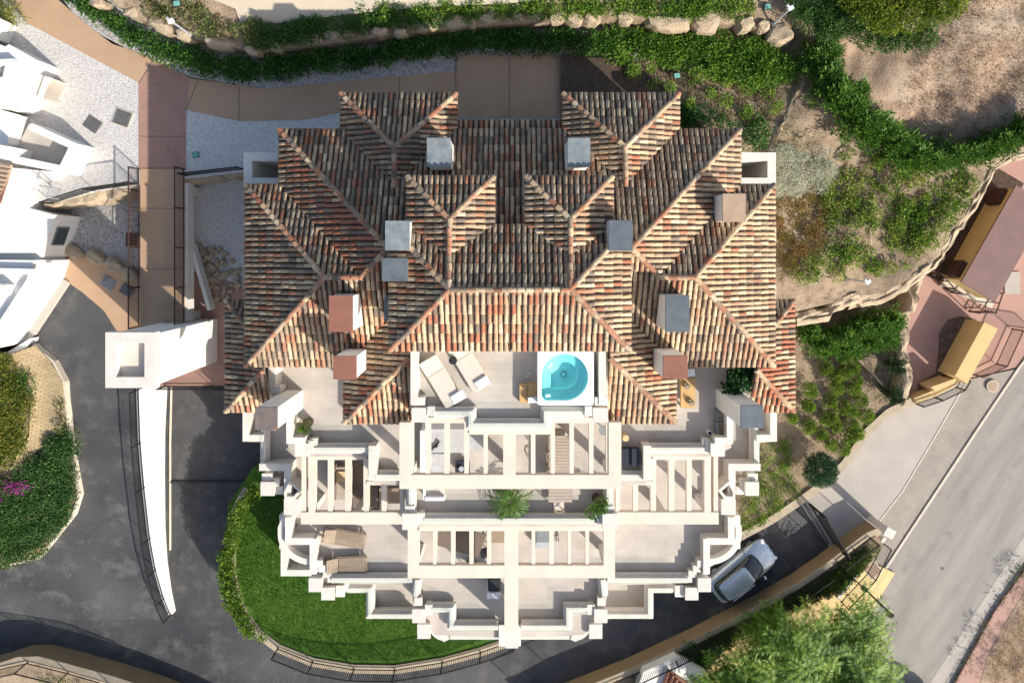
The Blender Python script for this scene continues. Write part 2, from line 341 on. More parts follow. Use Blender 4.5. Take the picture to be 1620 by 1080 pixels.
def conifer(px, py, z, h, r, label, group, pal=GC, nb=95, name='conifer'):
    p = W(px, py, z); o = thing(name, p, label, 'conifer', group); rr = random.Random(int(px*7+py)); C = []; D = []; ends = []
    for i in range(nb):
        t = rr.random()**.8; a = rr.random()*6.283; L = r*(1.15-t*.85)*rr.uniform(.6, 1.45); b0 = Vector((p.x, p.y, z+h*t*.9+.1))
        dr = Vector((math.cos(a), math.sin(a), rr.uniform(.15, .55)+t*.6)); e = b0+dr.normalized()*L
        if i % 4 == 0: ends.append(e)
        n = int(26*L/r+10)
        for k in range(n):
            s = k/n; c = b0.lerp(e, s)+Vector((rr.gauss(0, 1), rr.gauss(0, 1), rr.gauss(0, .6)))*(.05+.07*(1-s))*r*1.3
            C.append(c); sgn = rr.choice((-1, 1)); D.append(dr.normalized()*.9+Vector((-dr.y, dr.x, 0))*sgn*.55+Vector((rr.gauss(0, .25), rr.gauss(0, .25), .2)))
    leafmesh('crown', np.array([tuple(c) for c in C]), np.array([tuple(d) for d in D]), .26*max(.7, r), .22, pal, o, up=.9)
    trunk(o, (p.x, p.y, z-.1), (p.x, p.y, z+h*.9), .07, ends[:6]); return o
def fern_tree(px, py, z, h, rx, label, group, nclus=90, sd=1, lo=.35):
    p = W(px, py, z); base = Vector(p); o = thing('feathery_tree', base, label, 'tree', group); rr = random.Random(sd)
    C = []; D = []; K = []; ends = []
    for i in range(nclus):
        a = rr.random()*6.283; q = math.sqrt(rr.random()); zz = z+h*(lo+(1-lo)*math.sqrt(max(0, 1-q*q*.9)))*rr.uniform(.8, 1.05)
        c = Vector((base.x+math.cos(a)*q*rx, base.y+math.sin(a)*q*rx, zz)); ends.append(c); ck = rr.uniform(.1, .95)
        nf = rr.randint(6, 8); a0 = rr.random()*6.3
        for f in range(nf):
            fa = a0+f*6.283/nf+rr.uniform(-.2, .2); L = rr.uniform(1.0, 1.8); pit = rr.uniform(-.05, .45)
            d = Vector((math.cos(fa), math.sin(fa), pit)); n = 17
            for k in range(n):
                t = (k+1)/n; q2 = c+d*L*t-Vector((0, 0, .25*L*t*t)); dd = Vector((d.x, d.y, pit-.7*t)); sd_ = Vector((-d.y, d.x, 0))
                for sg in (-1, 1): C.append(q2); D.append(sd_*sg+dd*.45+Vector((0, 0, rr.uniform(-.2, .15)))); K.append(ck+.1*t)
    n = len(C); leafmesh('crown', np.array([tuple(c) for c in C]), np.array([tuple(d) for d in D]), .34, .19, G1, o, up=3, cshade=np.array(K))
    trunk(o, base, base+Vector((0, 0, h*.75)), .12, [e for e in ends[::3]]); return o
def rock(px, py, z, rx, ry, rot, h, sd, label, group, name='boulder', m=None, npt=9, cat='rock'):
    r = random.Random(sd); c = W(px, py, z); k = (H-z)/F; b = bmesh.new()
    for i in range(npt):
        a = 6.283*i/npt+r.uniform(-.2, .2)
        for zz, s in ((0, 1.0), (.8, r.uniform(.88, 1.05)), (1, r.uniform(.6, .92))):
            x = math.cos(a)*rx*k*s*r.uniform(.84, 1.16); y = math.sin(a)*ry*k*s*r.uniform(.84, 1.16)
            b.verts.new((x*math.cos(rot)-y*math.sin(rot), x*math.sin(rot)+y*math.cos(rot), zz*h*r.uniform(.85, 1.05)-.1))
    bmesh.ops.convex_hull(b, input=b.verts[:]); bmesh.ops.delete(b, geom=[v for v in b.verts if not v.link_faces], context='VERTS')
    bmesh.ops.subdivide_edges(b, edges=b.edges[:], cuts=1)
    for v in b.verts: v.co += Vector(mnoise.noise_vector(v.co*2.5+Vector((sd, 0, 0))))*.06*min(1, h*2)
    me = bpy.data.meshes.new(name); b.to_mesh(me); b.free(); me.materials.append(m or M['rock'])
    o = bpy.data.objects.new(name, me); COL.objects.link(o); o.location = c; PL[o.name] = Vector(c); return tag(o, label, cat, group)
def railing(pts, h, label, m='black', spacing=.11, postevery=2.2, group=None, name='railing', bars=True, t=.03):
    """pts: world points of the rail foot"""
    P = [Vector(p) for p in pts]; o = thing(name, P[0], label, 'railing', group)
    posts = []
    for a, b in zip(P[:-1], P[1:]):
        n = max(1, round((b-a).length/postevery)); 
        for i in range(n):
            A = a.lerp(b, i/n); B = a.lerp(b, (i+1)/n); posts.append(A); q = MB(); u = Vector((0, 0, 1))
            q.bar(A+u*h, B+u*h, t); q.bar(A+u*.1, B+u*.1, t*.8)
            if not bars: q.bar(A.lerp(B, .5)+u*.1, A.lerp(B, .5)+u*h, t*.8)
            if bars:
                k = max(2, int((B-A).length/spacing))
                for j in range(1, k): c = A.lerp(B, j/k); q.bar(c+u*.1, c+u*h, .013)
            q.build('railing_panel', M[m], o)
    posts.append(P[-1])
    for p in posts: MB().bar(p, p+Vector((0, 0, h+.02)), t*1.3).build('post', M[m], o)
    return o

def ledge(name, P, wd, h, zf, label, sd=1, cat='rock ledge', m='rock'):
    """broken natural stone ledge following a traced line"""
    r = random.Random(sd); pts = []
    for a, b in zip(P[:-1], P[1:]):
        n = max(1, int(math.hypot(b[0]-a[0], b[1]-a[1])/5))
        for i in range(n): t = i/n; x = a[0]+(b[0]-a[0])*t; y = a[1]+(b[1]-a[1])*t; pts.append(W(x, y, zf(x, y)))
    pts.append(W(*P[-1], zf(*P[-1]))); V = []; Fc = []; n = len(pts); K = 9; step = 0
    for i, p in enumerate(pts):
        d = (pts[min(n-1, i+1)]-pts[max(0, i-1)]); d.z = 0; d.normalize(); s = Vector((-d.y, d.x, 0))
        blk_ = mnoise.cell(Vector((i*.22+sd, 1.3, 0))); off = (blk_-.5)*wd*.35
        for k in range(K):
            t = k/(K-1)*2-1; jit = mnoise.noise(Vector((i*.31, k*.6, sd)))
            z = p.z+h*(1-abs(t)**3)*(.75+.4*blk_)+jit*.18-(0 if abs(t) < .9 else h+.7)
            q = p+s*(t*wd*.5+off+jit*.12)+d*mnoise.noise(Vector((i*.5, k*.5, sd+9)))*.1; V.append((q.x, q.y, z))
    for i in range(n-1):
        for k in range(K-1): a = i*K+k; Fc.append((a, a+1, a+K+1, a+K))
    return tag(mkobj(name, V, Fc, M[m]), label, cat)
def ordinal(i, n=None):
    return ['first','second','third','fourth','fifth','sixth','seventh','eighth','ninth','tenth','eleventh','twelfth','thirteenth','fourteenth','fifteenth','sixteenth','seventeenth','eighteenth','nineteenth','twentieth','twenty-first','twenty-second','twenty-third','twenty-fourth','twenty-fifth','twenty-sixth','twenty-seventh','twenty-eighth','twenty-ninth','thirtieth'][i]
M['mottle'] = mat('dark_mottle', (.09, .065, .045), (.22, .14, .11), 3.2, .9, .4, 9, (.06, .055, .03), 4, .5)
# ------------------------------------------------ the ground
def zdrive(px, py):
    t = max(0, min(1, (980-py)/360)); return 2.9*t**.72 if px < 330 else 0
st(patch('ground', [(-1500, -1500), (3200, -1500), (3200, 2600), (-1500, 2600)], -.35, M['soil'], None))
st(patch('driveway', [(-60, 979), (255, 979), (225, 880), (222, 600), (430, 540), (900, 700), (1330, 770), (1392, 812), (1385, 850), (1300, 900), (1170, 965), (1000, 1045), (860, 1110), (400, 1120), (-60, 1120)], 0, M['asphalt'], None))
st(patch('upper_driveway', [(-60, 979.5), (276, 979.5), (270, 965), (250, 900), (236, 800), (228, 700), (224, 612), (330, 612), (330, 540), (200, 420), (90, 400), (20, 540), (40, 700), (-60, 800)], lambda a, b: zdrive(0, b)+.004, M['asphalt'], 30))
st(patch('street', [(1700, 500), (1608, 583), (1496, 760), (1404, 899), (1330, 1010), (1240, 1140), (1500, 1140), (1700, 860)], 0.006, M['street'], None))
st(patch('forecourt', [(1262, 790), (1335, 735), (1400, 655), (1445, 632), (1533, 597), (1540, 640), (1428, 777), (1394, 822), (1378, 850), (1322, 880)], .012, M['apron'], None))
# road gutter slabs and far verge
st(patch('gutter', [(1700, 790), (1640, 872), (1510, 1110), (1452, 1110), (1620, 848), (1700, 720)], .012, M['apron'], None))
st(patch('verge', [(1700, 760), (1630, 890), (1575, 965), (1500, 1100), (1760, 1100), (1760, 760)], .16, M['plaza'], None, -.3))
st(patch('dry_verge', [(1700, 905), (1622, 935), (1590, 985), (1562, 1040), (1545, 1100), (1760, 1100)], .172, M['dirt'], None))
def sidewalk():
    b = MB(); b.prism([W(x, y, .03) for x, y in ((1533, 600), (1610, 583), (1491, 760), (1399, 899), (1376, 938), (1352, 925), (1392, 826), (1428, 777))], -.1, .03)
    return st(b.build('sidewalk', M['pavers']))
sidewalk()
b = MB()
kp = [W(x, y, .09) for x, y in ((1652, 530), (1612, 583), (1550, 675), (1494, 760), (1402, 899), (1376, 940))]
b.wall(kp, .14, .09, -.1); kerb = tag(b.build('kerb', M['kerb']), kind='structure')
b = MB(); b.wall([W(x, y, .035) for x, y in ((1533, 598), (1480, 690), (1428, 777), (1392, 824))], .08, .034, -.05); st(b.build('paving_edge', M['kerb']))
st(patch('yellow_pavement', [(1376, 888), (1416, 906), (1352, 1010), (1300, 1110), (1080, 1110), (1110, 1000), (1230, 950), (1320, 920)], .15, M['yellowc'], None, -.1))
st(patch('yellow_kerb_paint', [(1404, 902), (1416, 906), (1380, 962), (1368, 958)], .158, M['yellowc'], None))
st(patch('plaza', [(1400, 380), (1560, 230), (1720, 220), (1720, 470), (1612, 580), (1533, 598), (1445, 634), (1405, 640)], .02, M['plaza'], None))
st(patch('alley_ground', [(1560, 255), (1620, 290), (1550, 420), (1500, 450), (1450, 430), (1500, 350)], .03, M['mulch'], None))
st(patch('dark_patch', [(1500, 505), (1520, 500), (1545, 505), (1530, 560), (1500, 600), (1470, 625), (1450, 632), (1452, 605), (1480, 590), (1484, 560), (1486, 525)], .026, M['mottle'], None))  # irregular patch of darker mottled brown on the plaza
# bottom garden strip beyond the wall
st(patch('lower_garden', [(-60, 1072), (0, 1057), (45, 1049), (100, 1058), (170, 1078), (240, 1100), (300, 1130), (-60, 1130)], 1.25, M['rubble'], None, -.3))
st(patch('lower_bank', [(830, 1120), (1000, 1058), (1180, 975), (1300, 908), (1388, 845), (1398, 862), (1368, 900), (1300, 940), (1235, 968), (1170, 1000), (1120, 1060), (1100, 1120)], 1.0, M['soil'], 40, -.3))
# hillside on the right
def zhill(px, py):
    n = mnoise.noise(Vector((px*.012, py*.012, 3)))*.5+mnoise.noise(Vector((px*.04, py*.04, 7)))*.16
    base = 5.0 if py < 200 else max(3.2, 5.0-(py-200)/300*1.8)
    up = max(0, (px-1250)/300)*max(0, (260-py)/200)*1.2
    return base+min(1.8, up)+n*(1 if px > 1000 else .3)
st(patch('hillside', [(885, 60), (1100, 20), (1250, -60), (1720, -60), (1720, 215), (1640, 238), (1566, 262), (1548, 300), (1530, 332), (1513, 365), (1490, 402), (1440, 440), (1400, 462), (1330, 476), (1255, 494), (1120, 510), (1100, 200), (885, 200)], zhill, M['soil'], 18, .0))
st(patch('dry_ground', [(1300, 40), (1500, -60), (1720, -60), (1720, 200), (1600, 218), (1480, 250), (1400, 235), (1330, 180), (1295, 120)], lambda a, b: zhill(a, b)+.14, M['dirt'], 9))
st(patch('lower_planting_soil', [(1120, 480), (1440, 470), (1428, 560), (1440, 630), (1400, 655), (1330, 738), (1262, 792), (1150, 850), (1100, 700)], .55, M['soil'], None, -.3))
# entrance level (z = 5)
st(patch('white_pebble_ground', [(0, -10), (40, 33), (222, 130), (222, 292), (150, 303), (95, 318), (-60, 330), (-60, -60)], 5.0, M['pebble'], None, 0))
st(patch('shaded_pebble_ground', [(290, 170), (380, 190), (480, 188), (590, 163), (700, 150), (700, 300), (388, 300), (388, 272), (292, 283)], 4.995, M['pebble'], None, 0))
st(patch('hedge_bed', [(70, -40), (130, 40), (215, 85), (300, 122), (420, 142), (560, 128), (725, 112), (890, 85), (1010, 100), (1010, -60), (70, -60)], 4.99, M['pebble2'], None, 0))
st(patch('path', [(-10, -60), (78, -60), (92, 0), (140, 42), (178, 70), (208, 80), (240, 92), (300, 124), (420, 141), (560, 127), (723, 112), (723, 152), (600, 166), (480, 190), (380, 192), (294, 174), (294, 268), (219, 268), (219, 131), (42, 36), (20, 0)], 5.012, M['tan'], None))
st(patch('pink_path_panel', [(220, 132), (245, 95), (300, 126), (294, 174), (294, 267), (220, 267)], 5.02, M['pink'], None))
st(patch('entrance_court', [(723, 87), (888, 87), (888, 189), (723, 189)], 5.02, M['tan'], None))
st(patch('entrance_step', [(723, 187), (888, 187), (888, 240), (723, 240)], 5.25, M['greyslab'], None, 5))
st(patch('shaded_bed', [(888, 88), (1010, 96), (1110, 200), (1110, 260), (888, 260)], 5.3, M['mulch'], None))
# path joints
for a, c in (((294, 174), (313, 128)), ((378, 192), (378, 140)), ((632, 160), (632, 119)), ((806, 88), (806, 188)), ((721, 88), (721, 188)), ((220, 216), (294, 216)), ((220, 132), (243, 94))):
    q = MB(); q.bar(W(*a, 5.024), W(*c, 5.024), .012); st(q.build('path_joint', M['grate']))
# upper terrace behind the boulders
st(patch('upper_bank', [(130, -60), (205, 25), (300, 60), (400, 82), (500, 72), (620, 56), (760, 42), (900, 32), (1000, 30), (1100, 36), (1180, 40), (1240, 60), (1262, 30), (1260, -60)], lambda a, b: 6.1+max(0, (40-b)/80)*.8, M['soil'], 30, 4.9))
st(patch('upper_road', [(300, -60), (325, -5), (372, 14), (380, 36), (430, 38), (560, 22), (660, 12), (800, 6), (900, -4), (900, -60)], lambda a, b: 6.2+max(0, (40-b)/80)*.8, M['beige'], 20))
# lower left levels (z = 3)
st(patch('lower_pebble_ground', [(90, 318), (230, 296), (230, 460), (180, 430), (104, 398), (60, 380)], 3.0, M['pebble2'], None))
st(patch('side_pebble_ground', [(290, 270), (400, 270), (430, 500), (290, 530)], 2.95, M['pebble'], None, -.3))
st(patch('lower_walkway', [(98, 396), (150, 412), (228, 440), (300, 430), (300, 560), (195, 540), (165, 492), (130, 462), (98, 440)], 3.03, M['tan'], None))
st(patch('tower_platform', [(195, 535), (230, 430), (330, 430), (432, 480), (432, 611), (222, 611)], 2.99, M['pink'], None, -.3))
# planter in the lower left
def zpl(px, py): return zdrive(0, py)+.35+max(0, (70-px)/70)*.8
st(patch('planter_soil', [(-60, 560), (20, 560), (52, 548), (85, 590), (104, 640), (108, 690), (116, 740), (124, 785), (112, 815), (60, 880), (-60, 905)], zpl, M['soil'], 25, 0))
st(patch('stone_slope', [(18, 560), (56, 546), (80, 572), (99, 604), (104, 650), (98, 688), (70, 704), (38, 728), (15, 745), (30, 715), (46, 690), (48, 620), (30, 590)], lambda a, b: zpl(a, b)+.15, M['stonewall'], 12))
for nm, P, lab in (('kerb_edge', [(52, 545), (84, 572), (101, 604), (106, 655), (109, 690), (117, 740), (125, 783), (115, 815), (62, 882), (0, 897)], 'pale curved kerb round the lower left planter'),):
    q = MB(); pts = [W(x, y, zdrive(0, y)+.4) for x, y in P]; q.wall(pts, .12, lambda i: pts[i].z+.02, lambda i: pts[i].z-1.0)
    tag(q.build('planter_kerb', M['kerb']), lab, 'kerb')
# lawn with its wall
LW = [(392, 772), (376, 800), (366, 850), (366, 905), (380, 960), (408, 1000), (440, 1024), (495, 1046), (560, 1057), (625, 1058), (700, 1046), (760, 1030), (812, 1012)]
lw = thing('garden_wall', W(600, 1055, 0), 'curved low stone wall round the lawn', 'wall')
q = MB(); pts = [W(x, y, 2.0) for x, y in LW]; q.wall(pts, .42, 2.0, -.1); q.build('wall', M['rockwall'], lw)
q = MB(); q.wall(pts, .5, 2.06, 2.0); q.build('coping', M['stonecap'], lw)
st(patch('lawn', [(360, 800), (366, 900), (382, 955), (410, 992), (442, 1017), (495, 1038), (560, 1049), (625, 1050), (700, 1038), (760, 1022), (812, 1004), (812, 940), (600, 870), (470, 760), (400, 740)], 1.97, M['lawn'], 20, -.2))
# ------------------------------------------------ retaining walls
def wallthing(name, P, z, zb, wd, label, m1='rockwall', cap='stonecap'):
    o = thing(name, W(*P[0], zb), label, 'wall'); pts = [W(x, y, z) for x, y in P]
    q = MB(); q.wall(pts, wd, z, zb); q.build('wall', M[m1], o); q = MB(); q.wall(pts, wd+.08, z+.06, z); q.build('coping', M[cap], o); return o
M['tanwall'] = mat('tan_render', (.34, .24, .13), (.28, .2, .11), 1.2, .9, .3, 12, (.2, .14, .09), 3, .6)
wallthing('retaining_wall', [(-60, 1070), (0, 1054), (30, 1044), (60, 1043), (100, 1053), (170, 1072), (240, 1094), (330, 1130), (450, 1190)], 1.25, -.1, .4, 'tan retaining wall with pale coping in the lower left corner', 'tanwall')
wallthing('retaining_wall', [(850, 1128), (905, 1098), (1000, 1060), (1090, 1018), (1180, 972), (1262, 926), (1310, 893), (1345, 866), (1372, 846), (1386, 840), (1390, 846)], 1.1, -.1, .26, 'long brown retaining wall below the ramp with pale coping', 'tanwall')
wallthing('planting_wall', [(1442, 634), (1405, 652), (1372, 682), (1335, 734), (1300, 766), (1262, 794), (1220, 822), (1168, 850)], .62, -.1, .38, 'low yellow stone wall curving between the shrubs and the pale forecourt')
# ramp wall (white) with fence
rw = thing('ramp_wall', W(230, 620, 0), 'long white ramp wall curving down the dark driveway', 'wall')
RWp = [(222, 616), (225, 700), (231, 770), (240, 850), (249, 900), (262, 945), (273, 971)]
q = MB(); pts = [W(x, y, zdrive(0, y)+.22) for x, y in RWp]; q.wall(pts, .24, lambda i: pts[i].z, -.1, -1); q.build('wall', M['bright'], rw)
railing([W(x-2, y, zdrive(0, y)+.2) for x, y in RWp], 1.0, 'black railing on top of the white ramp wall', postevery=2.4)
q = MB(); q.wall([W(271, 610, .06), W(269, 700, .06), W(269, 870, .06)], .1, .07, -.1); st(q.build('kerb_strip', M['kerb']))
q = MB(); q.bar(W(270, 762, .02), W(404, 760, .02), .07); tag(q.build('dark_line', M['dark']), 'thin black line across the shaded yard where two dark tones meet', 'drain')  # thin black bar drawn where two dark tones of the yard meet
railing([W(x, y, 2.06) for x, y in LW[6:]], 1.15, 'black railing on the curved wall round the lawn', postevery=3.4)
railing([W(x, y, 1.31) for x, y in ((-40, 1066), (44, 1047), (108, 1063), (176, 1083), (240, 1108))], 1.1, 'black railing above the wall in the lower left corner', postevery=3)
railing([W(x, y, 1.16) for x, y in ((850, 1132), (905, 1104), (1000, 1066), (1066, 1036), (1180, 980), (1262, 934), (1305, 904))], 1.1, 'black railing along the brown wall under the feathery trees', postevery=2.8)
railing([W(x, y, 1.16) for x, y in ((1325, 888), (1350, 868), (1376, 850))], 1.1, 'short black railing on the wall end beside the gate', postevery=2.8)
railing([W(x, y, 3.0) for x, y in ((262, 610), (408, 610))], 1.0, 'black railing along the edge of the brown platform behind the white tower', postevery=2.5)
# ------------------------------------------------ tile roof
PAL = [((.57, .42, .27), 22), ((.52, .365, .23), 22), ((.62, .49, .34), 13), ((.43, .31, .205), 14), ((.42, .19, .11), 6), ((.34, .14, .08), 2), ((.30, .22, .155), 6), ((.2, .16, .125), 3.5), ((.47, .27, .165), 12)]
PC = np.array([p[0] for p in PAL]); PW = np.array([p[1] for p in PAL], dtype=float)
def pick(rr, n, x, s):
    wts = PW.copy(); nw = max(0, min(1, (4-x-s)/14.0))     # more red, brown and grey tiles towards the north-west, fewer cream ones
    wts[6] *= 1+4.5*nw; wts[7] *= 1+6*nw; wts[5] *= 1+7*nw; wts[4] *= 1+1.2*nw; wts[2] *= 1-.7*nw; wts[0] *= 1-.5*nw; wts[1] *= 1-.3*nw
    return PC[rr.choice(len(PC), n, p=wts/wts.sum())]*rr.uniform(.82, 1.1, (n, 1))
CW = .238; LP = .40
def tiles(poly, d, e, ze, p, parent, seed, name='roof', red=0):
    rr = np.random.RandomState(seed)
    if d == 'N': loc = lambda x, s: (x, s-e); inv = lambda u, t: (u, e+t)
    elif d == 'S': loc = lambda x, s: (x, e-s); inv = lambda u, t: (u, e-t)
    elif d == 'W': loc = lambda x, s: (s, x-e); inv = lambda u, t: (e+t, u)
    else: loc = lambda x, s: (s, e-x); inv = lambda u, t: (e-t, u)
    lp = [loc(*q) for q in poly]; us = [q[0] for q in lp]; ts = [q[1] for q in lp]
    V = []; Fc = []; Cc = []; th = np.linspace(0, math.pi, 7)
    i0 = math.floor(min(us)/CW)-1; i1 = math.ceil(max(us)/CW)+1; j1 = math.ceil(max(ts)/LP)+1; j0 = max(0, math.floor(min(ts)/LP)-1)
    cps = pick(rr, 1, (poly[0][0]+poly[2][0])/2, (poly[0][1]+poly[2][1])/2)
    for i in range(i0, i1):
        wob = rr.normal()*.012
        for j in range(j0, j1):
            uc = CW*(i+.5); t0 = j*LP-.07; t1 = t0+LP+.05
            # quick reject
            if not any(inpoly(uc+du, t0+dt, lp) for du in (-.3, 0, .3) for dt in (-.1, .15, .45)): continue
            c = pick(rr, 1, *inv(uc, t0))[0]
            if red and rr.rand() < red: c = np.array((.40, .15, .085))*rr.uniform(.8, 1.15)
            j_ = rr.normal()*.008+wob; tw = rr.normal()*.01; o = len(V)
            for t, r, lift in ((t0, .088, .052), (t1, .074, .012)):
                for a in th:
                    u = uc+j_+(tw if t == t1 else 0)-r*math.cos(a); V.append((u, t, lift+r*1.15*math.sin(a)-.01)); Cc.append(c)
            for k in range(6): Fc.append((o+k, o+k+1, o+8+k, o+7+k))
            Fc.append(tuple(o+k for k in range(6, -1, -1)))
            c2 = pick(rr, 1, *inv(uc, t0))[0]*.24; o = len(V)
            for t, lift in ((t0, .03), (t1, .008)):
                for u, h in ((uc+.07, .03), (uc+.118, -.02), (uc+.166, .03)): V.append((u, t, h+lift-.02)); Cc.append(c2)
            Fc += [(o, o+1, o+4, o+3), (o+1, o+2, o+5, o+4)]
    b = bmesh.new(); cl = b.verts.layers.float_color.new('col'); vs = []
    for (u, t, h), c in zip(V, Cc):
        x, s = inv(u, t); v = b.verts.new((x, -s, ze+p*t+h)); v[cl] = (*c, 1); vs.append(v)
    for f in Fc:
        fc = b.faces.new([vs[k] for k in f]); fc.smooth = len(f) == 4
    cx = sum(q[0] for q in poly)/len(poly); cs = sum(q[1] for q in poly)/len(poly)
    n = len(poly)
    for k in range(n):
        A = poly[k]; B = poly[(k+1) % n]; la = loc(*A)[1]; lb = loc(*B)[1]
        if abs(la) < .02 and abs(lb) < .02: continue
        nx, ny = (B[1]-A[1]), -(B[0]-A[0])
        if (cx-A[0])*nx+(cs-A[1])*ny > 0: nx, ny = -nx, -ny
        g = b.verts[:]+b.edges[:]+b.faces[:]
        bmesh.ops.bisect_plane(b, geom=g, plane_co=(A[0], -A[1], 0), plane_no=(nx, -ny, 0), clear_outer=True)
    # slab below the tiles
    o = len(b.verts); sv = []
    for q in poly:
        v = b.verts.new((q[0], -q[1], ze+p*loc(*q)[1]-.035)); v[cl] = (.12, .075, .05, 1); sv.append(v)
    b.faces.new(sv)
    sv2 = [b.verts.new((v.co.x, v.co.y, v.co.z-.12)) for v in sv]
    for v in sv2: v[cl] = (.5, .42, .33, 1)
    b.faces.new(sv2[::-1])
    for k in range(n): b.faces.new((sv[k], sv2[k], sv2[(k+1) % n], sv[(k+1) % n]))
    me = bpy.data.meshes.new(name); c0 = Vector((cx, -cs, ze)); bmesh.ops.translate(b, verts=b.verts[:], vec=-c0); b.to_mesh(me); b.free(); me.materials.append(M['tile'])
    ob = bpy.data.objects.new(name, me); COL.objects.link(ob); ob.parent = parent; ob.location = c0-PL[parent.name]; PL[ob.name] = c0; return ob
def ridge(p, q, parent, seed, red=.2, r=.115):
    """line of cap tiles from the low end p to the high end q, points (x,s,z)"""
    rr = np.random.RandomState(seed); A = Vector((p[0], -p[1], p[2]+.05)); B = Vector((q[0], -q[1], q[2]+.05)); d = B-A; L = d.length; d.normalize()
    sd = d.cross(Vector((0, 0, 1))).normalized(); up = sd.cross(d); n = max(1, round(L/.36)); V = []; Fc = []; C = []
    for i in range(n):
        c = pick(rr, 1, p[0], p[1])[0]*1.05
        if rr.rand() < red*.7: c = np.array((.42, .21, .13))*rr.uniform(.8, 1.2)
        a = A+d*(L*i/n-.03); e = A+d*(L*(i+1)/n+.03); o = len(V); jt = rr.normal()*.012
        for P_, rad, lf in ((a, r, .03), (e, r*.82, 0)):
            for k in range(7):
                t = math.pi*k/6; V.append(tuple(P_-sd*(rad*math.cos(t)+jt)+up*(rad*math.sin(t)*.95+lf))); C.append(c)
        for k in range(6): Fc.append((o+k, o+k+1, o+8+k, o+7+k))
        Fc.append(tuple(o+k for k in range(6, -1, -1)))
        # mortar bed
        o = len(V); 
        for P_ in (a, e):
            for k in (-1, 1): V.append(tuple(P_+sd*k*r*1.15-up*.02)); C.append(np.array((.36, .27, .2)))
        Fc.append((o, o+1, o+3, o+2))
    me = mkobj('ridge_tiles', np.array(V), Fc, M['tile'], parent, False, np.array(C)); return me
bld = thing('apartment_building', (0, 0, 0), 'large cream apartment building with interlocking clay tile hip roofs and stepped terraces', 'building')
P1 = .47; sd_ = 100
for m in (-1, 1):
    X = lambda pts: [(m*-x, s) for x, s in pts]      # data is written for the left half
    W_, E_ = ('W', 'E') if m == 1 else ('E', 'W'); ex = lambda e: m*e
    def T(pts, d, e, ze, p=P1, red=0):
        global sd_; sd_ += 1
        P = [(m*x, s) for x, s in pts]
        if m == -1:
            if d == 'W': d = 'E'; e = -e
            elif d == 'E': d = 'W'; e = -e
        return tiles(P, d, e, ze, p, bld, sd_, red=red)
    def RG(p, q, par, red=.2):
        global sd_; sd_ += 1; ridge((m*p[0], p[1], p[2]), (m*q[0], q[1], q[2]), par, sd_, red)
    rd = .1 if m == 1 else .02
    # A: north wing
    r1 = T([(-7.65, -6.92), (-2.43, -6.92), (-5.04, -4.31)], 'N', -6.92, 11)
    RG((-7.65, -6.92, 11), (-5.04, -4.31, 12.23), r1); RG((-2.43, -6.92, 11), (-5.04, -4.31, 12.23), r1); RG((-5.04, -4.31, 12.23), (-5.04, -2.6, 12.23), r1)
    T([(-7.65, -6.92), (-5.04, -4.31), (-5.04, -2.67), (-7.65, -5.28)], 'W', -7.65, 11, red=rd)
    T([(-2.43, -6.92), (-5.04, -4.31), (-5.04, -2.67), (-2.43, -5.28)], 'E', -2.43, 11)
    # B
    r2 = T([(-10.43, -5.28), (0, -5.28), (0, .06), (-5.09, .06)], 'N', -5.28, 11)
    RG((-10.43, -5.28, 11), (-5.09, .06, 13.51), r2); RG((-6.35, 1.31, 12.92), (-5.09, .06, 13.51), r2)
    T([(-10.43, -5.28), (-5.09, .06), (-6.35, 1.31), (-10.43, -2.78)], 'W', -10.43, 11, red=rd*4 if m == 1 else 0)
    # C
    T([(-11.98, -2.78), (-10.43, -2.78), (-6.35, 1.31), (-7.89, 1.31)], 'N', -2.78, 11)
    r3 = T([(-11.98, -2.78), (-7.89, 1.31), (-11.98, 5.4)], 'W', -11.98, 11)
    RG((-11.98, -2.78, 11), (-7.89, 1.31, 12.92), r3); RG((-11.98, 5.4, 11), (-7.89, 1.31, 12.92), r3, .4); RG((-7.89, 1.31, 12.92), (-6.3, 1.31, 12.92), r3, .7)
    T([(-11.98, 5.4), (-7.89, 1.31), (-6.35, 1.31), (-6.35, 4.25), (-7.5, 5.4)], 'S', 5.4, 11)
    T([(-6.35, 1.31), (-5.09, .06), (-4.6, .06), (-4.6, 2.5), (-6.35, 4.25)], 'S', 5.4, 11)
    # G: flank beside the sunken terrace
    r4 = T([(-7.5, 5.4), (-4.33, 2.23), (-4.33, 4.81), (-7.5, 7.98)], 'W', -7.5, 11, red=rd)
    T([(-7.5, 7.98), (-4.33, 4.81), (-4.33, 7.98)], 'S', 7.98, 11, red=.08)
    RG((-7.5, 7.98, 11), (-4.33, 4.81, 12.49), r4, .3 if m == 1 else .8)
    # M: crown roof
    r5 = T([(-4.91, -.86), (0, -.86), (0, 1.69), (-2.36, 1.69)], 'N', -.86, 14)
    T([(-4.91, -.86), (-2.36, 1.69), (-4.91, 4.23)], 'W', -4.91, 14, red=rd)
    r6 = T([(-4.91, 4.23), (-2.36, 1.69), (0, 1.69), (0, 4.23)], 'S', 4.23, 14, red=.12)
    RG((-4.91, -.86, 14), (-2.36, 1.69, 15.2), r5, .1); RG((-4.91, 4.23, 14), (-2.36, 1.69, 15.2), r6, .7); RG((0, 1.69, 15.2), (-2.36, 1.69, 15.2), r6, .05)
    # E: small north hips on the crown
    r7 = T([(-4.19, -2.85), (-.66, -2.85), (-2.43, -1.09)], 'N', -2.85, 14, .34)
    T([(-4.19, -2.85), (-2.43, -1.09), (-2.43, .41), (-4.19, -.86)], 'W', -4.19, 14, .34)
    T([(-.66, -2.85), (-2.43, -1.09), (-2.43, .41), (-.66, -.86)], 'E', -.66, 14, .34)
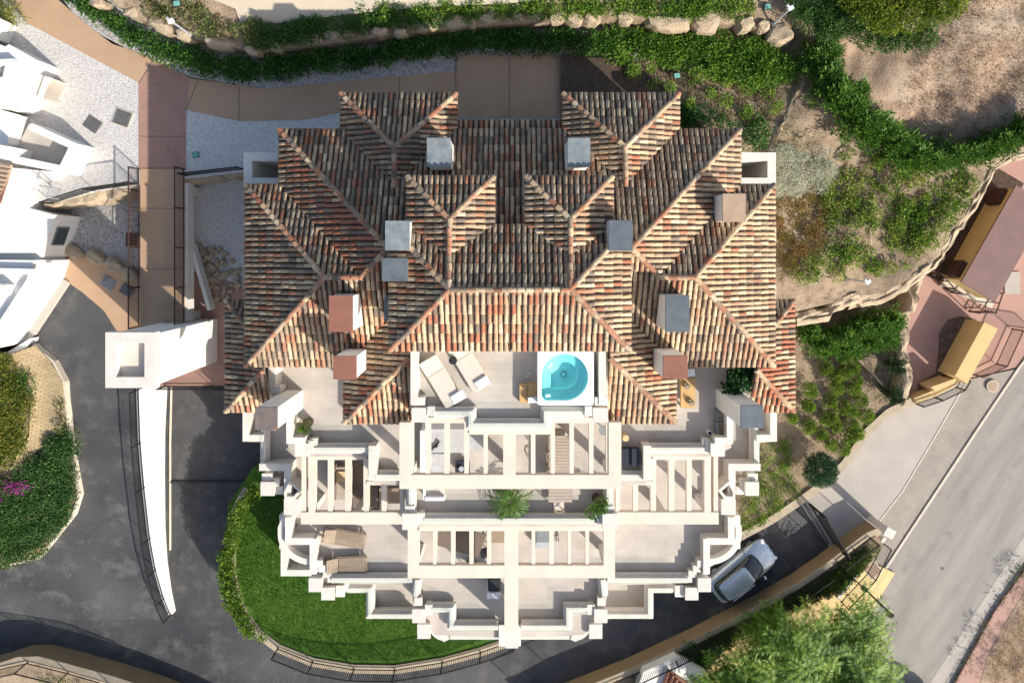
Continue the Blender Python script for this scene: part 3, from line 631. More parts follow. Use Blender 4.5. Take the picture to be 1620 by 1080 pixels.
    RG((-4.19, -2.85, 14), (-2.43, -1.09, 14.6), r7, .05); RG((-.66, -2.85, 14), (-2.43, -1.09, 14.6), r7, .05); RG((-2.43, -1.09, 14.6), (-2.43, .41, 14.6), r7, .1); RG((-2.43, .41, 14.62), (-2.37, 1.69, 15.2), r7, .6)
    # H: low outer roof
    r8 = T([(-13.29, 2.52), (-11.2, 4.61), (-11.2, 5.6), (-13.29, 7.7)], 'W', -13.29, 10, red=0 if m == 1 else .45)
    T([(-13.29, 2.52), (-11.2, 2.52), (-11.2, 4.61)], 'N', 2.52, 10); T([(-13.29, 7.7), (-11.2, 5.6), (-11.2, 7.7)], 'S', 7.7, 10, red=0 if m == 1 else .3)
    RG((-13.29, 2.52, 10), (-11.2, 4.61, 10.98), r8); RG((-13.29, 7.7, 10), (-11.2, 5.6, 10.98), r8, .05)
# lower eave over the entrance
tiles([(-2.4, -5.75), (2.4, -5.75), (2.4, -5.2), (-2.4, -5.2)], 'N', -5.75, 10.6, .3, bld, 333, red=.55)
# walls under the roofs
def S_(x0, x1, s0, s1, z0, z1, name='wall', m='white'):
    return MB().box(x0, x1, -s1, -s0, z0, z1).build(name, M[m], bld)
S_(-11.5, 11.5, -2.3, 4.95, -.2, 10.93); S_(-9.95, 9.95, -4.8, -2.31, -.2, 10.93)
for m in (-1, 1):
    a, c = sorted((m*7.15, m*2.93)); S_(a, c, -6.4, -4.81, -.2, 10.93)
    a, c = sorted((m*7.0, m*4.34)); S_(a, c, 4.96, 7.45, 9.0, 10.93)
    a, c = sorted((m*12.8, m*11.51)); S_(a, c, 3.0, 7.2, -.2, 9.9)
    a, c = sorted((m*3.8, m*1.05)); S_(a, c, -2.4, -.42, 10.94, 13.95)
    for yy in (360, 450):                       # small pilasters under the eaves
        q = MB(); x = 386 if m == -1 else 1222; q.pbox(x, yy, x+6, yy+22, 10.4, 5); q.build('pilaster', M['white'], bld)
S_(-4.5, 4.5, -.41, 3.8, 10.94, 13.95)
MB().pbox(608, 470, 618, 508, 13.6, 11).build('vent_box', M['capgrey'], bld)
# windows on the side walls
for m in (-1, 1):
    for zz in (6.6, 3.4):
        for s in (-1.2, 1.4):
            q = MB(); x = m*11.52; q.box(min(x, x+m*.05), max(x, x+m*.05), -s-.6, -s+.6, zz, zz+1.3); wn = q.build('window', M['bright'], bld)
            q = MB(); q.box(min(x, x+m*.06), max(x, x+m*.06), -s-.5, -s+.5, zz+.1, zz+1.2); q.build('pane', M['pane'], wn)
# ------------------------------------------------ chimneys
for (x0, y0, x1, y1, zt, cap, zb) in ((675, 218, 713, 264, 13.6, 'capgrey', 11.4), (898, 218, 934, 264, 13.6, 'capgrey', 11.4), (609, 349, 648, 396, 15.0, 'capgrey', 12), (604, 408, 645, 445, 14.8, 'capslate', 12),
        (963, 348, 1001, 397, 15.0, 'capslate', 12), (1143, 306, 1180, 351, 13.0, 'captan', 11), (520, 467, 558, 525, 14.1, 'captc', 11.5), (527, 563, 564, 600, 13.7, 'captc', 10.9),
        (1053, 467, 1091, 525, 14.0, 'capslate', 11.5), (1049, 562, 1088, 599, 13.7, 'captc', 10.9), (403, 644, 439, 680, 12.7, 'capbr', 8.9), (1172, 641, 1208, 677, 12.7, 'capslate', 8.9)):
    a = W(x0, y1, zt); c = W(x1, y0, zt); i = .035
    ch = MB().box(a.x+i, c.x-i, a.y+i, c.y-i, zb, zt-.07).build('chimney', M['bright'], bld)
    MB().box(a.x, c.x, a.y, c.y, zt-.069, zt).build('chimney_cap', M[cap], ch, bevel=.01)
# ------------------------------------------------ terraces
def both(f): f(lambda x: x, 1); f(mx, -1)
def poly(P, zt, zb, name, m):
    return MB().prism([W(x, y, zt) for x, y in P], zb, zt).build(name, M[m], bld)
def sym(P): return P+[(mx(x), y) for x, y in reversed(P)]
poly([(648, 540), (648, 640), (690, 660), (745, 662), (745, 678), (862, 678), (862, 662), (930, 660), (962, 640), (962, 540)], 12, 11.7, 'terrace_floor', 'floor')
poly(sym([(425, 540), (425, 655), (456, 660), (456, 708), (487, 722), (590, 722), (590, 765), (640, 768), (645, 832)]), 9, 8.7, 'terrace_floor', 'floor')
poly(sym([(400, 600), (384, 640), (384, 698), (416, 700), (416, 742), (456, 744), (456, 800), (470, 830), (452, 850), (460, 880), (500, 902), (515, 922), (650, 925), (658, 975), (690, 1004), (806, 1008)]), 6, 5.7, 'terrace_floor', 'floor')
# masses below the floors
poly(sym([(470, 560), (470, 640), (500, 690), (600, 700), (650, 800)]), 8.69, 6.0, 'wall', 'white')
poly(sym([(388, 560), (388, 694), (418, 696), (418, 738), (458, 740), (458, 798), (474, 812), (456, 830), (458, 874), (498, 898), (525, 912), (650, 915), (665, 970), (694, 992), (806, 1000)]), 5.69, -.2, 'wall', 'white')
poly([(660, 560), (660, 640), (750, 655), (860, 655), (950, 640), (950, 560)], 11.69, 9.0, 'wall', 'white')
CNT = [0]
def uq(z): CNT[0] += 1; return z+.0023*(CNT[0] % 17)
def par(P, zt, h=.75, wd=.3, m='white', zb=None):
    zt = uq(zt)
    pts = [W(x, y, zt) for x, y in P]
    return MB().wall(pts, wd, zt, zt-h if zb is None else zb).build('parapet', M[m], bld)
def rail_par(P, zt, zb, ledge=True, gl=True, side=-1):
    """white parapet with an outer ledge and a glass screen set on it"""
    zt = uq(zt); pts = [W(x, y, zt) for x, y in P]; o = MB().wall(pts, .2, zt, zb).build('parapet', M['white'], bld)
    if ledge:
        MB().wall(pts, .46, zt-.16, zt-.4).build('ledge', M['white'], o); MB().wall(pts, .32, zt-.08, zt-.17).build('moulding', M['pier'], o)
    if gl: MB().wall(pts, .014, zt+.34, zt+.002).build('glass_panel', M['glass'], o)
    return o
def pier(x0, y0, x1, y1, zt, zb, m='pier'):
    zt = uq(zt); q = MB(); a = W(x0, y1, zt); c = W(x1, y0, zt); q.box(a.x, c.x, a.y, c.y, zt-.12, zt); q.box(a.x+.04, c.x-.04, a.y+.04, c.y-.04, zb, zt-.121)
    return q.build('pier', M[m], bld, bevel=.008)
def steps(x, y, dx, dy, n, zt, zb, w=14):
    for i in range(n):
        q = MB(); a = x+dx*i; c = y+dy*i; q.pbox(min(a, a+w), c, max(a, a+w), c+w, zt+.001*(i+1)-.06*i, zb+.003*i); q.build('stepped_block', M['white'], bld)
# solarium
par([(655, 548), (655, 640)], 12.85, .9, .3); par([(953, 548), (953, 640)], 12.85, .9, .3)
for f, m in ((lambda x: x, 1), (mx, -1)):
    a = sorted((f(651), f(672))); pier(a[0], 628, a[1], 641, 12.8, 11.7, 'white')
    a = sorted((f(651), f(675))); pier(a[0], 645, a[1], 668, 12.5, 11.5)
    a = sorted((f(676), f(688))); pier(a[0], 643, a[1], 658, 12.55, 11.5, 'white')
rail_par([(686, 654), (745, 654), (745, 673), (864, 673), (864, 654), (924, 654)], 12.45, 11.4)
# level-9 side terraces
for f, m in ((lambda x: x, 1), (mx, -1)):
    g = lambda P: [(f(x), y) for x, y in P]; pp = lambda x0, y0, x1, y1, *k: pier(min(f(x0), f(x1)), y0, max(f(x0), f(x1)), y1, *k)
    par(g([(430, 560), (430, 612)]), 9.95, 1.0, .32); pp(426, 611, 444, 622, 9.9, 9.0, 'white')
    par(g([(458, 640), (458, 697), (482, 697)]), 9.85, 1.2, .3)
    pp(466, 701, 489, 722, 9.75, 8.5); pp(483, 697, 496, 712, 9.6, 8.7, 'white'); pp(490, 693, 502, 705, 9.5, 8.7, 'white')
    rail_par(g([(492, 711), (590, 711)]), 9.55, 8.6, True, True)
    par(g([(589, 705), (589, 760)]), 9.75, 1.2, .36); rail_par(g([(595, 754), (632, 754)]), 9.55, 8.6)
    # centre level-9 front
    pp(636, 812, 660, 838, 9.75, 8.4); pp(660, 811, 672, 828, 9.55, 8.6, 'white'); pp(641, 800, 656, 812, 9.6, 8.6, 'white')
    rail_par(g([(650, 772), (650, 804)]), 9.55, 8.6)
    # outer level-6
    par(g([(389, 640), (389, 693), (416, 693)]), 6.8, 1.1, .34)
    rail_par(g([(417, 676), (417, 736)]), 6.6, 5.6)
    par(g([(410, 739), (455, 739), (455, 784)]), 6.85, 1.15, .36)
    pp(412, 762, 434, 784, 6.7, 3.4); pp(414, 749, 430, 760, 6.5, 5.6, 'white'); pp(426, 757, 442, 769, 6.4, 5.6, 'white'); pp(436, 769, 448, 782, 6.3, 5.6, 'white')
    pp(449, 789, 472, 814, 6.8, 3.4)
    hx = [W(f(x), y, 7.0) for x, y in ((451, 779), (459, 763), (474, 776), (466, 787), (452, 787))]
    MB().wall(hx, .13, 7.0, 6.0, closed=True).build('parapet', M['white'], bld)
    par(g([(446, 815), (446, 868)]), 6.3, .6, .28, zb=3.0)
    # quarter-round lower balcony and the square return
    arc = [(500-56*math.sin(t), 835+56*math.cos(t)*.98) for t in [k*math.pi/2/8 for k in range(9)]]
    arc = [(494-50*math.sin(t), 845+44*math.cos(t)) for t in [k*math.pi/2/9 for k in range(10)]]+[(444, 835), (452, 816)]
    par(g(arc), 6.45, .8, .3)
    par(g([(456, 818), (456, 856), (495, 856)]), 6.65, 1.0, .34); par(g([(495, 852), (495, 908)]), 6.65, 1.0, .34)
    par(g([(494, 906), (449, 906), (449, 868)]), 4.6, .9, .34) if m == 1 else None
    if m == 1: poly([(449, 870), (495, 870), (495, 908), (449, 908)], 3.7, 3.4, 'terrace_floor', 'floor'); poly([(452, 800), (495, 800), (495, 904), (452, 904)], 3.39, -.2, 'wall', 'white')
    for i in range(4): pp(497+i*7, 886+i*8, 510+i*7, 897+i*8, 6.55-.05*i, 5.6, 'white')
    pp(488, 914, 509, 936, 6.55, 3.2); pp(508, 929, 529, 949, 6.3, 3.0); pp(531, 926, 545, 944, 6.1, 3.1, 'white')
    rail_par(g([(524, 917), (652, 917)]), 6.5, 5.5)
    rail_par(g([(548, 933), (585, 933), (585, 974), (652, 974)]), 4.0, 3.1)
    pp(652, 963, 673, 985, 6.6, 3.2); pp(660, 987, 681, 1010, 6.3, 3.0); pp(672, 956, 684, 972, 6.5, 5.5, 'white'); pp(655, 945, 668, 958, 6.5, 5.5, 'white')
    rail_par(g([(660, 917), (657, 944)]), 6.5, 5.5)
    rail_par(g([(683, 964), (714, 964), (714, 992), (788, 992)]), 6.5, 5.5)
    arc = [(706, 1013)]+[(704-20*math.sin(t), 990+18*math.cos(t)) for t in [k*math.pi/2/6 for k in range(7)]]
    par(g(arc), 5.6, .8, .34, 'pier'); rail_par(g([(712, 1008), (790, 1008)]), 5.6, 4.7, False)
    pp(789, 988, 800, 1022, 6.2, 4.0, 'white')
    poly(g([(560, 900), (583, 935), (583, 974), (655, 974), (655, 900)]), 3.2, 2.9, 'terrace_floor', 'floor')
    poly(g([(560, 880), (590, 930), (590, 965), (650, 965), (650, 880)]), 2.89, -.2, 'wall', 'white')
    poly(g([(686, 960), (700, 1005), (806 if m == 1 else 807, 1008), (806 if m == 1 else 807, 960)]), 4.9, -.2, 'wall', 'white')
    # white light well beside the north roof
    par(g([(444, 248), (392, 248), (392, 288), (444, 288)]), 9.6, 4.5, .4, zb=4.9)
    if m == 1:
        pass
rail_par([(670, 823), (944, 823)], 9.55, 8.6)
# ------------------------------------------------ pergolas
def pergola(frame, openings, zt, th, cols):
    """solid members between traced openings: frame rectangles and rafters"""
    o = MB()
    o.pbox(*frame[0], zt, zt-th); ob = o.build('pergola', M['beam'], bld)
    for k, fr in enumerate(frame[1:]): MB().pbox(*fr, zt+.002*(k+1), zt-th-.002*(k+1)).build('beam', M['beam'], ob)
    for r_ in openings: MB().pbox(*r_, zt-.04, zt-th+.02).build('rafter', M['beam'], ob)
    for c in cols:
        a = W(c[0], c[1], zt); MB().prism([(a.x-.17, a.y-.17), (a.x+.17, a.y-.17), (a.x+.17, a.y+.17), (a.x-.17, a.y+.17)], c[2], zt-th-.01).build('column', M['white'], ob)
    return ob
pergola([(632, 751, 983, 773), (632, 668, 650, 751), (963, 668, 983, 751), (796, 680, 816, 751), (673, 660, 742, 669), (742, 678, 872, 687), (871, 660, 940, 669)],
        [(673, 667, 681, 753), (703, 667, 711, 753), (734.5, 667, 741.5, 753), (765, 684, 771.5, 753), (840, 684, 847, 753), (871, 667, 878, 753), (901, 667, 908, 753), (932, 667, 939, 753), (650, 664, 654, 753), (959, 664, 963, 753)], 11.75, .35, [(642, 762, 9), (806, 762, 9), (972, 762, 9)])
for f in (lambda x: x, mx):
    q = lambda a, b, c, d: (min(f(a), f(c)), b, max(f(a), f(c)), d)
    pergola([q(476, 810, 640, 829), q(488, 722, 498.5, 810), q(498.5, 717, 580, 727), q(580, 761, 640, 767)],
            [q(477, 722, 484, 812), q(518.5, 725, 526.6, 812), q(546, 725, 555, 812), q(575, 725, 583.6, 812), q(603.6, 766, 611.5, 812), q(632.5, 760, 639, 812)], 8.8, .32, [(f(484), 818, 6), (f(560), 822, 6)])
pergola([(645, 894, 973, 914), (645, 838, 663, 894), (955, 838, 973, 894), (798, 832, 820, 1000), (663, 830, 798, 839.5), (820, 830, 955, 839.5)],
        [(685, 838, 691, 896), (713.5, 838, 720, 896), (742.5, 838, 749, 896), (770.5, 838, 777, 896), (841, 838, 847, 896), (869, 838, 876, 896), (898, 838, 903.5, 896), (926, 838, 932, 896)], 8.8, .32, [(654, 904, 6), (964, 904, 6), (809, 990, 6)])
pier(799, 996, 820, 1025, 8.0, 4.0, 'pier')
M['sofagrey'] = mat('grey_white_fabric', (.5, .5, .5), (.42, .43, .45), 3, .95, .5, 7)
# ------------------------------------------------ lift tower and footbridge
tw = thing('lift_tower', W(240, 600, 2.9), 'white square lift tower with a recessed pale roof at the end of the footbridge', 'tower')
zt = 10.0; q = MB(); q.wall([W(x, y, zt) for x, y in ((175, 534), (237, 534), (237, 605), (175, 605))], .5, zt, 9.55, closed=True); q.build('roof_rim', M['pier'], tw)
q = MB(); a = W(167.5, 613, zt); c = W(244.5, 527, zt); q.box(a.x+.06, c.x-.06, a.y+.06, c.y-.06, -.2, 9.549); q.build('wall', M['bright'], tw)
q = MB(); q.box(a.x+.3, c.x-.3, a.y+.3, c.y-.3, 9.55, 9.6); q.build('roof', M['beam'], tw)
br = thing('footbridge', W(256, 400, 5), 'tan footbridge from the path to the white lift tower', 'footbridge')
MB().pbox(222, 266, 291, 522, 5.02, 4.72).build('deck', M['tan'], br)
q = MB()
for y in (330, 425): q.bar(W(222, y, 5.026), W(291, y, 5.026), .012)
q.build('joint', M['grate'], br)
MB().wall([W(297, 290, 4.6), W(297, 508, 4.6)], .32, 4.9, 4.2).build('side_beam', M['white'], br)
MB().wall([W(302, 385, 4.1), W(332, 490, 4.1)], .2, 4.2, 3.6).build('diagonal_beam', M['white'], br)
for y in (300, 500): MB().pbox(292, y-6, 302, y+6, 4.19, 2.8).build('post', M['white'], br)
railing([W(221, 268, 5.0), W(221, 516, 5.0)], 1.1, 'brown railing on the left edge of the footbridge', 'rust')
railing([W(292, 268, 5.0), W(292, 516, 5.0)], 1.1, 'brown railing on the right edge of the footbridge', 'rust')
railing([W(84, 322, 5.0), W(150, 301, 5.0), W(219, 291, 5.0)], 1.1, 'black railing above the yellow rock slope left of the footbridge')
railing([W(296, 278, 5.0), W(386, 268, 5.0)], 1.1, 'black railing from the footbridge to the corner of the tiled roof')
MB_ = MB().pbox(352, 500, 357, 575, 3.6, 3.0)
# ------------------------------------------------ white house on the left
wh = thing('white_house', W(20, 350, 3), 'bright white house with sunken terraces cut by the left edge', 'house')
def blk(P, z, zt_, m='bright', name='wall', par_=None):   # footprint traced at height z
    return MB().prism([W(x, y, z) for x, y in P], z-5.5, zt_).build(name, M[m], par_ or wh)
blk([(-90, 60), (-10, 66), (43, 88), (48, 84), (57, 89), (93, 109), (64, 182), (-10, 178), (-90, 170)], 5, 6.6)
blk([(-90, 2), (-20, 14), (27, 42), (15, 70), (-90, 50)], 5, 7.2)
blk([(70, 121), (104, 132), (91, 163), (60, 155)], 5.0, 6.2, 'beam'); blk([(96, 130), (104, 132), (91, 163), (85, 161)], 5.0, 6.3)
blk([(-90, 185), (-10, 170), (46, 186), (40, 232), (16, 246), (-90, 250)], 5, 6.3)
# terrace with parapet
tp = [(47, 196), (122, 230), (103, 272), (20, 250)]
MB().prism([W(x, y, 5.4) for x, y in tp], 0, 5.45).build('terrace_floor', M['floor'], wh)
MB().wall([W(x, y, 6.4) for x, y in ((47, 200), (116, 231), (98, 268), (20, 252))], .38, 6.4, 5.0).build('parapet', M['bright'], wh)
blk([(14, 232), (35, 236), (28, 256), (10, 252)], 6.3, 7.2)
# front block, sunken patio left open
blk([(-90, 268), (20, 266), (103, 274), (92, 286), (62, 284), (46, 328), (60, 400), (-90, 400)], 5.2, 5.6)
D2 = [(60, 326), (128, 343), (107, 405), (104, 412), (40, 412), (40, 400)]
blk(D2, 3.0, 5.2)
MB().prism([W(x, y, 4.3) for x, y in ((52, 280), (92, 284), (88, 322), (46, 322))], 3, 4.3).build('terrace_floor', M['floor'], wh)
a = W(128, 343, 3); b_ = W(107, 405, 3); d = (b_-a).normalized(); c = a.lerp(b_, .5); ang = math.atan2(d.y, d.x)
nrm = Vector((-d.y, d.x, 0)); MB().obox(c+nrm*.0, 1.05, .1, 3.7, 4.75, ang).build('window', M['capgrey'], wh)
MB().obox(c, .92, .13, 3.78, 4.67, ang).build('pane', M['pane'], wh)
D3 = [(-90, 408), (111, 410), (102, 440), (34, 543), (-90, 565)]
blk(D3, 3.0, 5.9)
MB().wall([W(x, y, 6.2) for x, y in ((-30, 428), (50, 430), (46, 444), (-20, 545))], .3, 6.2, 5.9).build('parapet', M['bright'], wh)
a = W(102, 440, 3); b_ = W(34, 543, 3); d = (b_-a).normalized(); ang = math.atan2(d.y, d.x)
for k in range(3):
    c = a.lerp(b_, (k+.5)/3); MB().obox(c, (b_-a).length/3-.18, .08, 3.05, 5.3, ang).build('garage_door', M['acrylic'], wh)
    MB().obox(c, (b_-a).length/3-.5, .1, 4.3, 4.34, ang).build('door_seam', M['grate'], wh)
q = MB(); n_ = Vector((-d.y, d.x, 0)); n_ = n_ if n_.x > 0 else -n_; q.prism([a+n_*.02, a+n_*.4, b_+n_*.4, b_+n_*.02], 2.8, 3.16); q.build('plinth', M['apron'], wh)
blk([(-60, 558), (20, 556), (60, 533), (54, 547), (16, 562), (0, 580), (-60, 600)], 3.0, 3.6)
blk([(10, 448), (24, 450), (20, 466), (8, 464)], 5.9, 6.7, 'bright', 'chimney')
MB().wall([W(x, y, 7.0) for x, y in ((-30, 100), (14, 98), (8, 126), (-30, 130))], .3, 7.0, 6.6).build('parapet', M['bright'], wh)
MB().prism([W(x, y, 6.62) for x, y in ((-30, 102), (12, 100), (7, 124), (-30, 128))], 6.5, 6.62).build('terrace_floor', M['floor'], wh)
# tiled roof corner
q = MB(); V = [W(-40, 250, 6.6), W(20, 262, 6.6), (W(2, 320, 6.9)), W(-40, 320, 7.2)]; q.add(V, [(0, 1, 2, 3)]); q.build('roof', M['captc'], wh)
for k in range(9): q = MB(); q.bar(W(-40, 254+k*7.5, 6.75), W(18-k*2.2, 264+k*7, 6.75), .1, n=6); q.build('roof_tile_row', M['captan'], wh)
railing([W(80, 296, 5.6), W(96, 300, 5.6), W(92, 314, 5.6)], .9, 'small pale railing of the white house patio', 'metal', postevery=3)
# ------------------------------------------------ small covers and boxes
def slab(name, px, py, z, lx, ly, rot, h, m, label, cat, group=None, frame=None):
    c = W(px, py, z); o = thing(name, c, label, cat, group)
    MB().obox(c, lx, ly, z-.02, z+h, rot).build('lid', M[m], o)
    if frame: MB().obox(c, lx+.14, ly+.14, z-.02, z+h*.5, rot).build('frame', M[frame], o)
    q = MB(); 
    for k in range(1, 5): 
        d = (k/5-.5)*lx; q.obox((c.x+d*math.cos(rot), c.y+d*math.sin(rot)), .012, ly*.9, z+h-.005, z+h+.006, rot)
    q.build('rib', M['dark'], o); return o
slab('inspection_cover', 147, 197, 5.01, .8, .7, -.6, .05, 'grate', 'grey square inspection cover in the white pebbles, without a frame', 'cover')
slab('inspection_cover', 194, 187, 5.01, .85, .8, -.35, .05, 'grate', 'grey square inspection cover with a pale frame in the white pebbles', 'cover', frame='kerb')
slab('inspection_cover', 171, 447, 3.05, .75, .6, -.55, .02, 'capgrey', 'stone grey cover on the lower tan walkway, farther from the bridge', 'cover')
slab('inspection_cover', 201, 459, 3.05, .75, .6, -.55, .02, 'grate', 'dark grey cover on the lower tan walkway beside the bridge railing', 'cover')
slab('inspection_cover', 210, 379, 3.02, .75, .75, 0, .04, 'rust', 'rusty dark square cover in the grey pebbles beside the footbridge', 'cover')
for k, (x, y) in enumerate(((104, 897), (108, 909))): slab('gully_grate', x, y, zdrive(0, y)+.01, .32, .4, .35, .02, 'grate', 'small grey gully grate in the driveway, '+('upper one of the pair' if k == 0 else 'lower one of the pair'), 'grate', 'pair of gully grates in the driveway')
slab('inspection_cover', 1381, 901, .16, .8, .75, -.95, .015, 'captan', 'brown square cover on the yellow pavement', 'cover', frame='kerb')
c = W(1571, 611, .14); o = thing('manhole_cover', c, 'round manhole cover on the paved sidewalk', 'manhole'); MB().cyl(c, .32, .12, .15).build('lid', M['captan'], o); MB().cyl(c, .38, .12, .142).build('frame', M['kerb'], o)
c = W(1491, 899, .01); tag(MB().cyl(c, .1, 0, .02).build('valve_cover', M['grate']), 'tiny dark round valve cover in the street', 'cover')
for k, (x, y, z, lab) in enumerate(((142, 237, 5, 'green valve box in the white pebbles beside the white house'), (310, 245, 5, 'green valve box in the shaded pebbles right of the path'), (280, 6, 6.7, 'green valve box among dry plants above the boulders on the left'), (1214, 11, 6.6, 'green valve box beside the white spotlight at the top right'), (1071, 120, 5.3, 'green valve box among the shrubs beside the roof corner'))):
    c = W(x, y, z); o = thing('valve_box', c, lab, 'valve box'); MB().obox(c, .32, .26, z-.05, z+.06, .15).build('lid', M['teal'], o, bevel=.01); MB().obox(c, .36, .3, z-.08, z+.03, .15).build('frame', M['dark'], o)
def spot(px, py, z, qx, qy, lab):
    a = W(px, py, z); b_ = W(qx, qy, z+1.5); o = thing('garden_spotlight', a, lab, 'spotlight'); MB().bar(a, b_, .045, n=8).build('pole', M['metal'], o)
    MB().obox(b_, .3, .2, b_.z-.05, b_.z+.12, .5).build('lamp_head', M['acrylic'], o, bevel=.02); MB().bar(b_, Vector(b_)+Vector((-.2, .15, .1)), .06, n=8).build('lamp_head', M['metal'], o); MB().obox(a, .25, .25, z-.1, z+.06, .3).build('base_plate', M['grate'], o)
spot(304, 57, 6.1, 271, 34, 'white garden spotlight on a leaning pole among the boulders at the upper left')
spot(1224, 38, 6.3, 1250, 14, 'white garden spotlight beside the large conifers at the upper right')
spot(1338, 441, 3.4, 1372, 446, 'white garden spotlight lying low at the edge of the rocky slope')
for k, (x, y, r_, lab) in enumerate(((92, 793, .24, 'larger grey stone ball at the planter edge'), (95, 764, .17, 'smaller dark stone ball at the planter edge'))):
    c = W(x, y, zdrive(0, y)+.5); b = bmesh.new(); bmesh.ops.create_icosphere(b, subdivisions=3, radius=r_); me = bpy.data.meshes.new('stone_ball'); b.to_mesh(me); b.free(); me.materials.append(M['capgrey']); o = bpy.data.objects.new('stone_ball', me); COL.objects.link(o); o.location = c+Vector((0, 0, r_*.8)); tag(o, lab, 'stone ball')
# ------------------------------------------------ street lamp, gate, intercom pillar
base = W(1367, 930, .15); o = thing('street_lamp', base, 'black square-headed street lamp beside the feathery tree', 'street lamp')
top = W(1390, 953, 4.3); q = MB(); q.bar(base, (base.x, base.y, 2.85), .055, .04, 8); q.bar((base.x, base.y, 2.85), W(1405, 969, 2.9), .04, .03, 8); q.build('pole', M['black'], o)
hd = W(1408, 972, 2.9); MB().obox(hd, .36, .3, 2.82, 3.0, -.6).build('lamp_head', M['black'], o, bevel=.02); MB().obox(hd, .3, .24, 2.8, 2.819, -.6).build('lens', M['acrylic'], o); MB().cyl(base, .16, .1, .2).build('base_plate', M['black'], o)
ga = Vector(W(1283, 800, 0)); gb = Vector(W(1318, 858, 0)); g = thing('driveway_gate', ga, 'black driveway gate standing across the ramp beyond the car', 'gate')
u = Vector((0, 0, 1)); q = MB(); d = (gb-ga).normalized()
q.bar(ga+u*.1, gb+u*.1, .04); q.bar(ga+u*1.9, gb+u*1.9, .045); q.bar(ga+u*1.1, gb+u*1.1, .03)
for k in range(25): p = ga.lerp(gb, k/24); q.bar(p+u*.1, p+u*1.9, .012)
q.build('gate_panel', M['black'], g)
for p in (ga-d*.12, gb+d*.12): MB().bar(p-u*.1, p+u*2.15, .075).build('post', M['black'], g)
q = MB(); q.bar(ga-d*.3-Vector((.5, -.3, 0))+u*.02, gb+d*.4-Vector((.5, -.3, 0))+u*.02, .09); q.build('ground_track', M['grate'], g)
MB().bar(ga+u*2.1, gb+u*2.1, .05).build('top_beam', M['black'], g)
pp_ = W(1392, 832, .1); g = thing('intercom_pillar', pp_, 'white square-topped pillar at the end of the brown wall', 'pillar')
t_ = W(1408, 843, 2.15); MB().obox(t_, .4, .4, -.1, 1.95, -.6).build('shaft', M['pier'], g); MB().obox(t_, .62, .56, 1.951, 2.15, -.5).build('cap', M['pier'], g, bevel=.02)
# triangular bed at the wall end
railing([W(1396, 858, .2), W(1372, 905, .2), W(1330, 950, .2)], 1.0, 'black railing between the grassy bed and the yellow pavement', m='black', postevery=2.4)
q = MB(); q.wall([W(x, y, .9) for x, y in ((1400, 850), (1384, 872), (1340, 928), (1325, 946))], .18, .95, -.1); tag(q.build('low_wall', M['white']), 'short white low wall beside the yellow pavement', 'wall')
# ------------------------------------------------ transformer house and yellow walls
zt = 2.0; hs = thing('utility_house', W(1580, 390, 0), 'ochre utility house with a flat maroon roof', 'house')
RP = [(1608, 293), (1521, 446), (1574, 478), (1661, 325)]; q = MB(); q.prism([W(x, y, zt) for x, y in RP], zt-.12, zt); q.build('roof', M['maroon'], hs)
cc = sum((W(x, y, zt) for x, y in RP), Vector())/4
q = MB(); q.prism([(cc.x+(W(x, y, zt).x-cc.x)*.93, cc.y+(W(x, y, zt).y-cc.y)*.95) for x, y in RP], -.1, zt-.121); q.build('wall', M['yellow'], hs)
def hedge_edge(t): a = Vector(W(1608, 293, zt)); b_ = Vector(W(1521, 446, zt)); return a.lerp(b_, t)
for t in (.12, .88):
    p = hedge_edge(t); q = MB(); q.obox((p.x+.02, p.y+.02), .5, 1.0, .5, 1.5, math.radians(-30)); q.build('vent_panel', M['rust'], hs)
MB().prism([W(x, y, .12) for x, y in ((1492, 441), (1570, 478), (1566, 487), (1486, 452))], 0, .3).build('step', M['kerb'], hs)
yb = thing('yellow_block', W(1530, 560, 0), 'long ochre rendered block beside the pink plaza', 'wall')
q = MB(); q.prism([W(x, y, 1.6) for x, y in ((1556, 509), (1579, 520), (1530, 607), (1510, 594))], -.1, 1.6); q.build('wall', M['yellow'], yb)
q = MB(); q.prism([W(x, y, 1.64) for x, y in ((1557, 510), (1578, 520), (1530, 606), (1511, 594))], 1.601, 1.64); q.build('coping', M['yellow'], yb)
yw = thing('yellow_wall', W(1470, 620, 0), 'low stepped ochre wall at the foot of the pink plaza', 'wall')
q = MB(); q.wall([W(x, y, .8) for x, y in ((1448, 634), (1478, 622), (1508, 606), (1516, 598))], .35, .8, -.1); q.build('wall', M['yellow'], yw)
MB().prism([W(x, y, 1.3) for x, y in ((1473, 612), (1507, 600), (1510, 606), (1480, 620))], -.1, 1.3).build('wall', M['yellow'], yw)
railing([W(1448, 638, .2), W(1478, 628, .2), W(1512, 612, .2), W(1520, 598, .2)], .9, 'black railing in front of the low ochre wall', postevery=2)
railing([W(1539, 592, .1), W(1575, 575, .1), W(1600, 520, .1), W(1640, 526, .1)], 1.0, 'dark red railing along the paved sidewalk beside the pink plaza', 'rust', postevery=2.4)
railing([W(1551, 460, .1), W(1566, 462, .1), W(1556, 492, .1), W(1532, 492, .1), W(1551, 460, .1)], 1.1, 'brown steel frame cage between the utility house and the ochre block', 'rust', bars=False, postevery=1.5, t=.035)
railing([W(1472, 432, .1), W(1492, 455, .1), W(1503, 462, .1)], 1.1, 'brown steel barrier beside the rock face and the utility house', 'rust', bars=False, postevery=1.5, t=.035)
MB_ = MB().pbox(1590, 430, 1614, 465, .1, 0); o = MB_.build('concrete_pad', M['apron']); st(o)
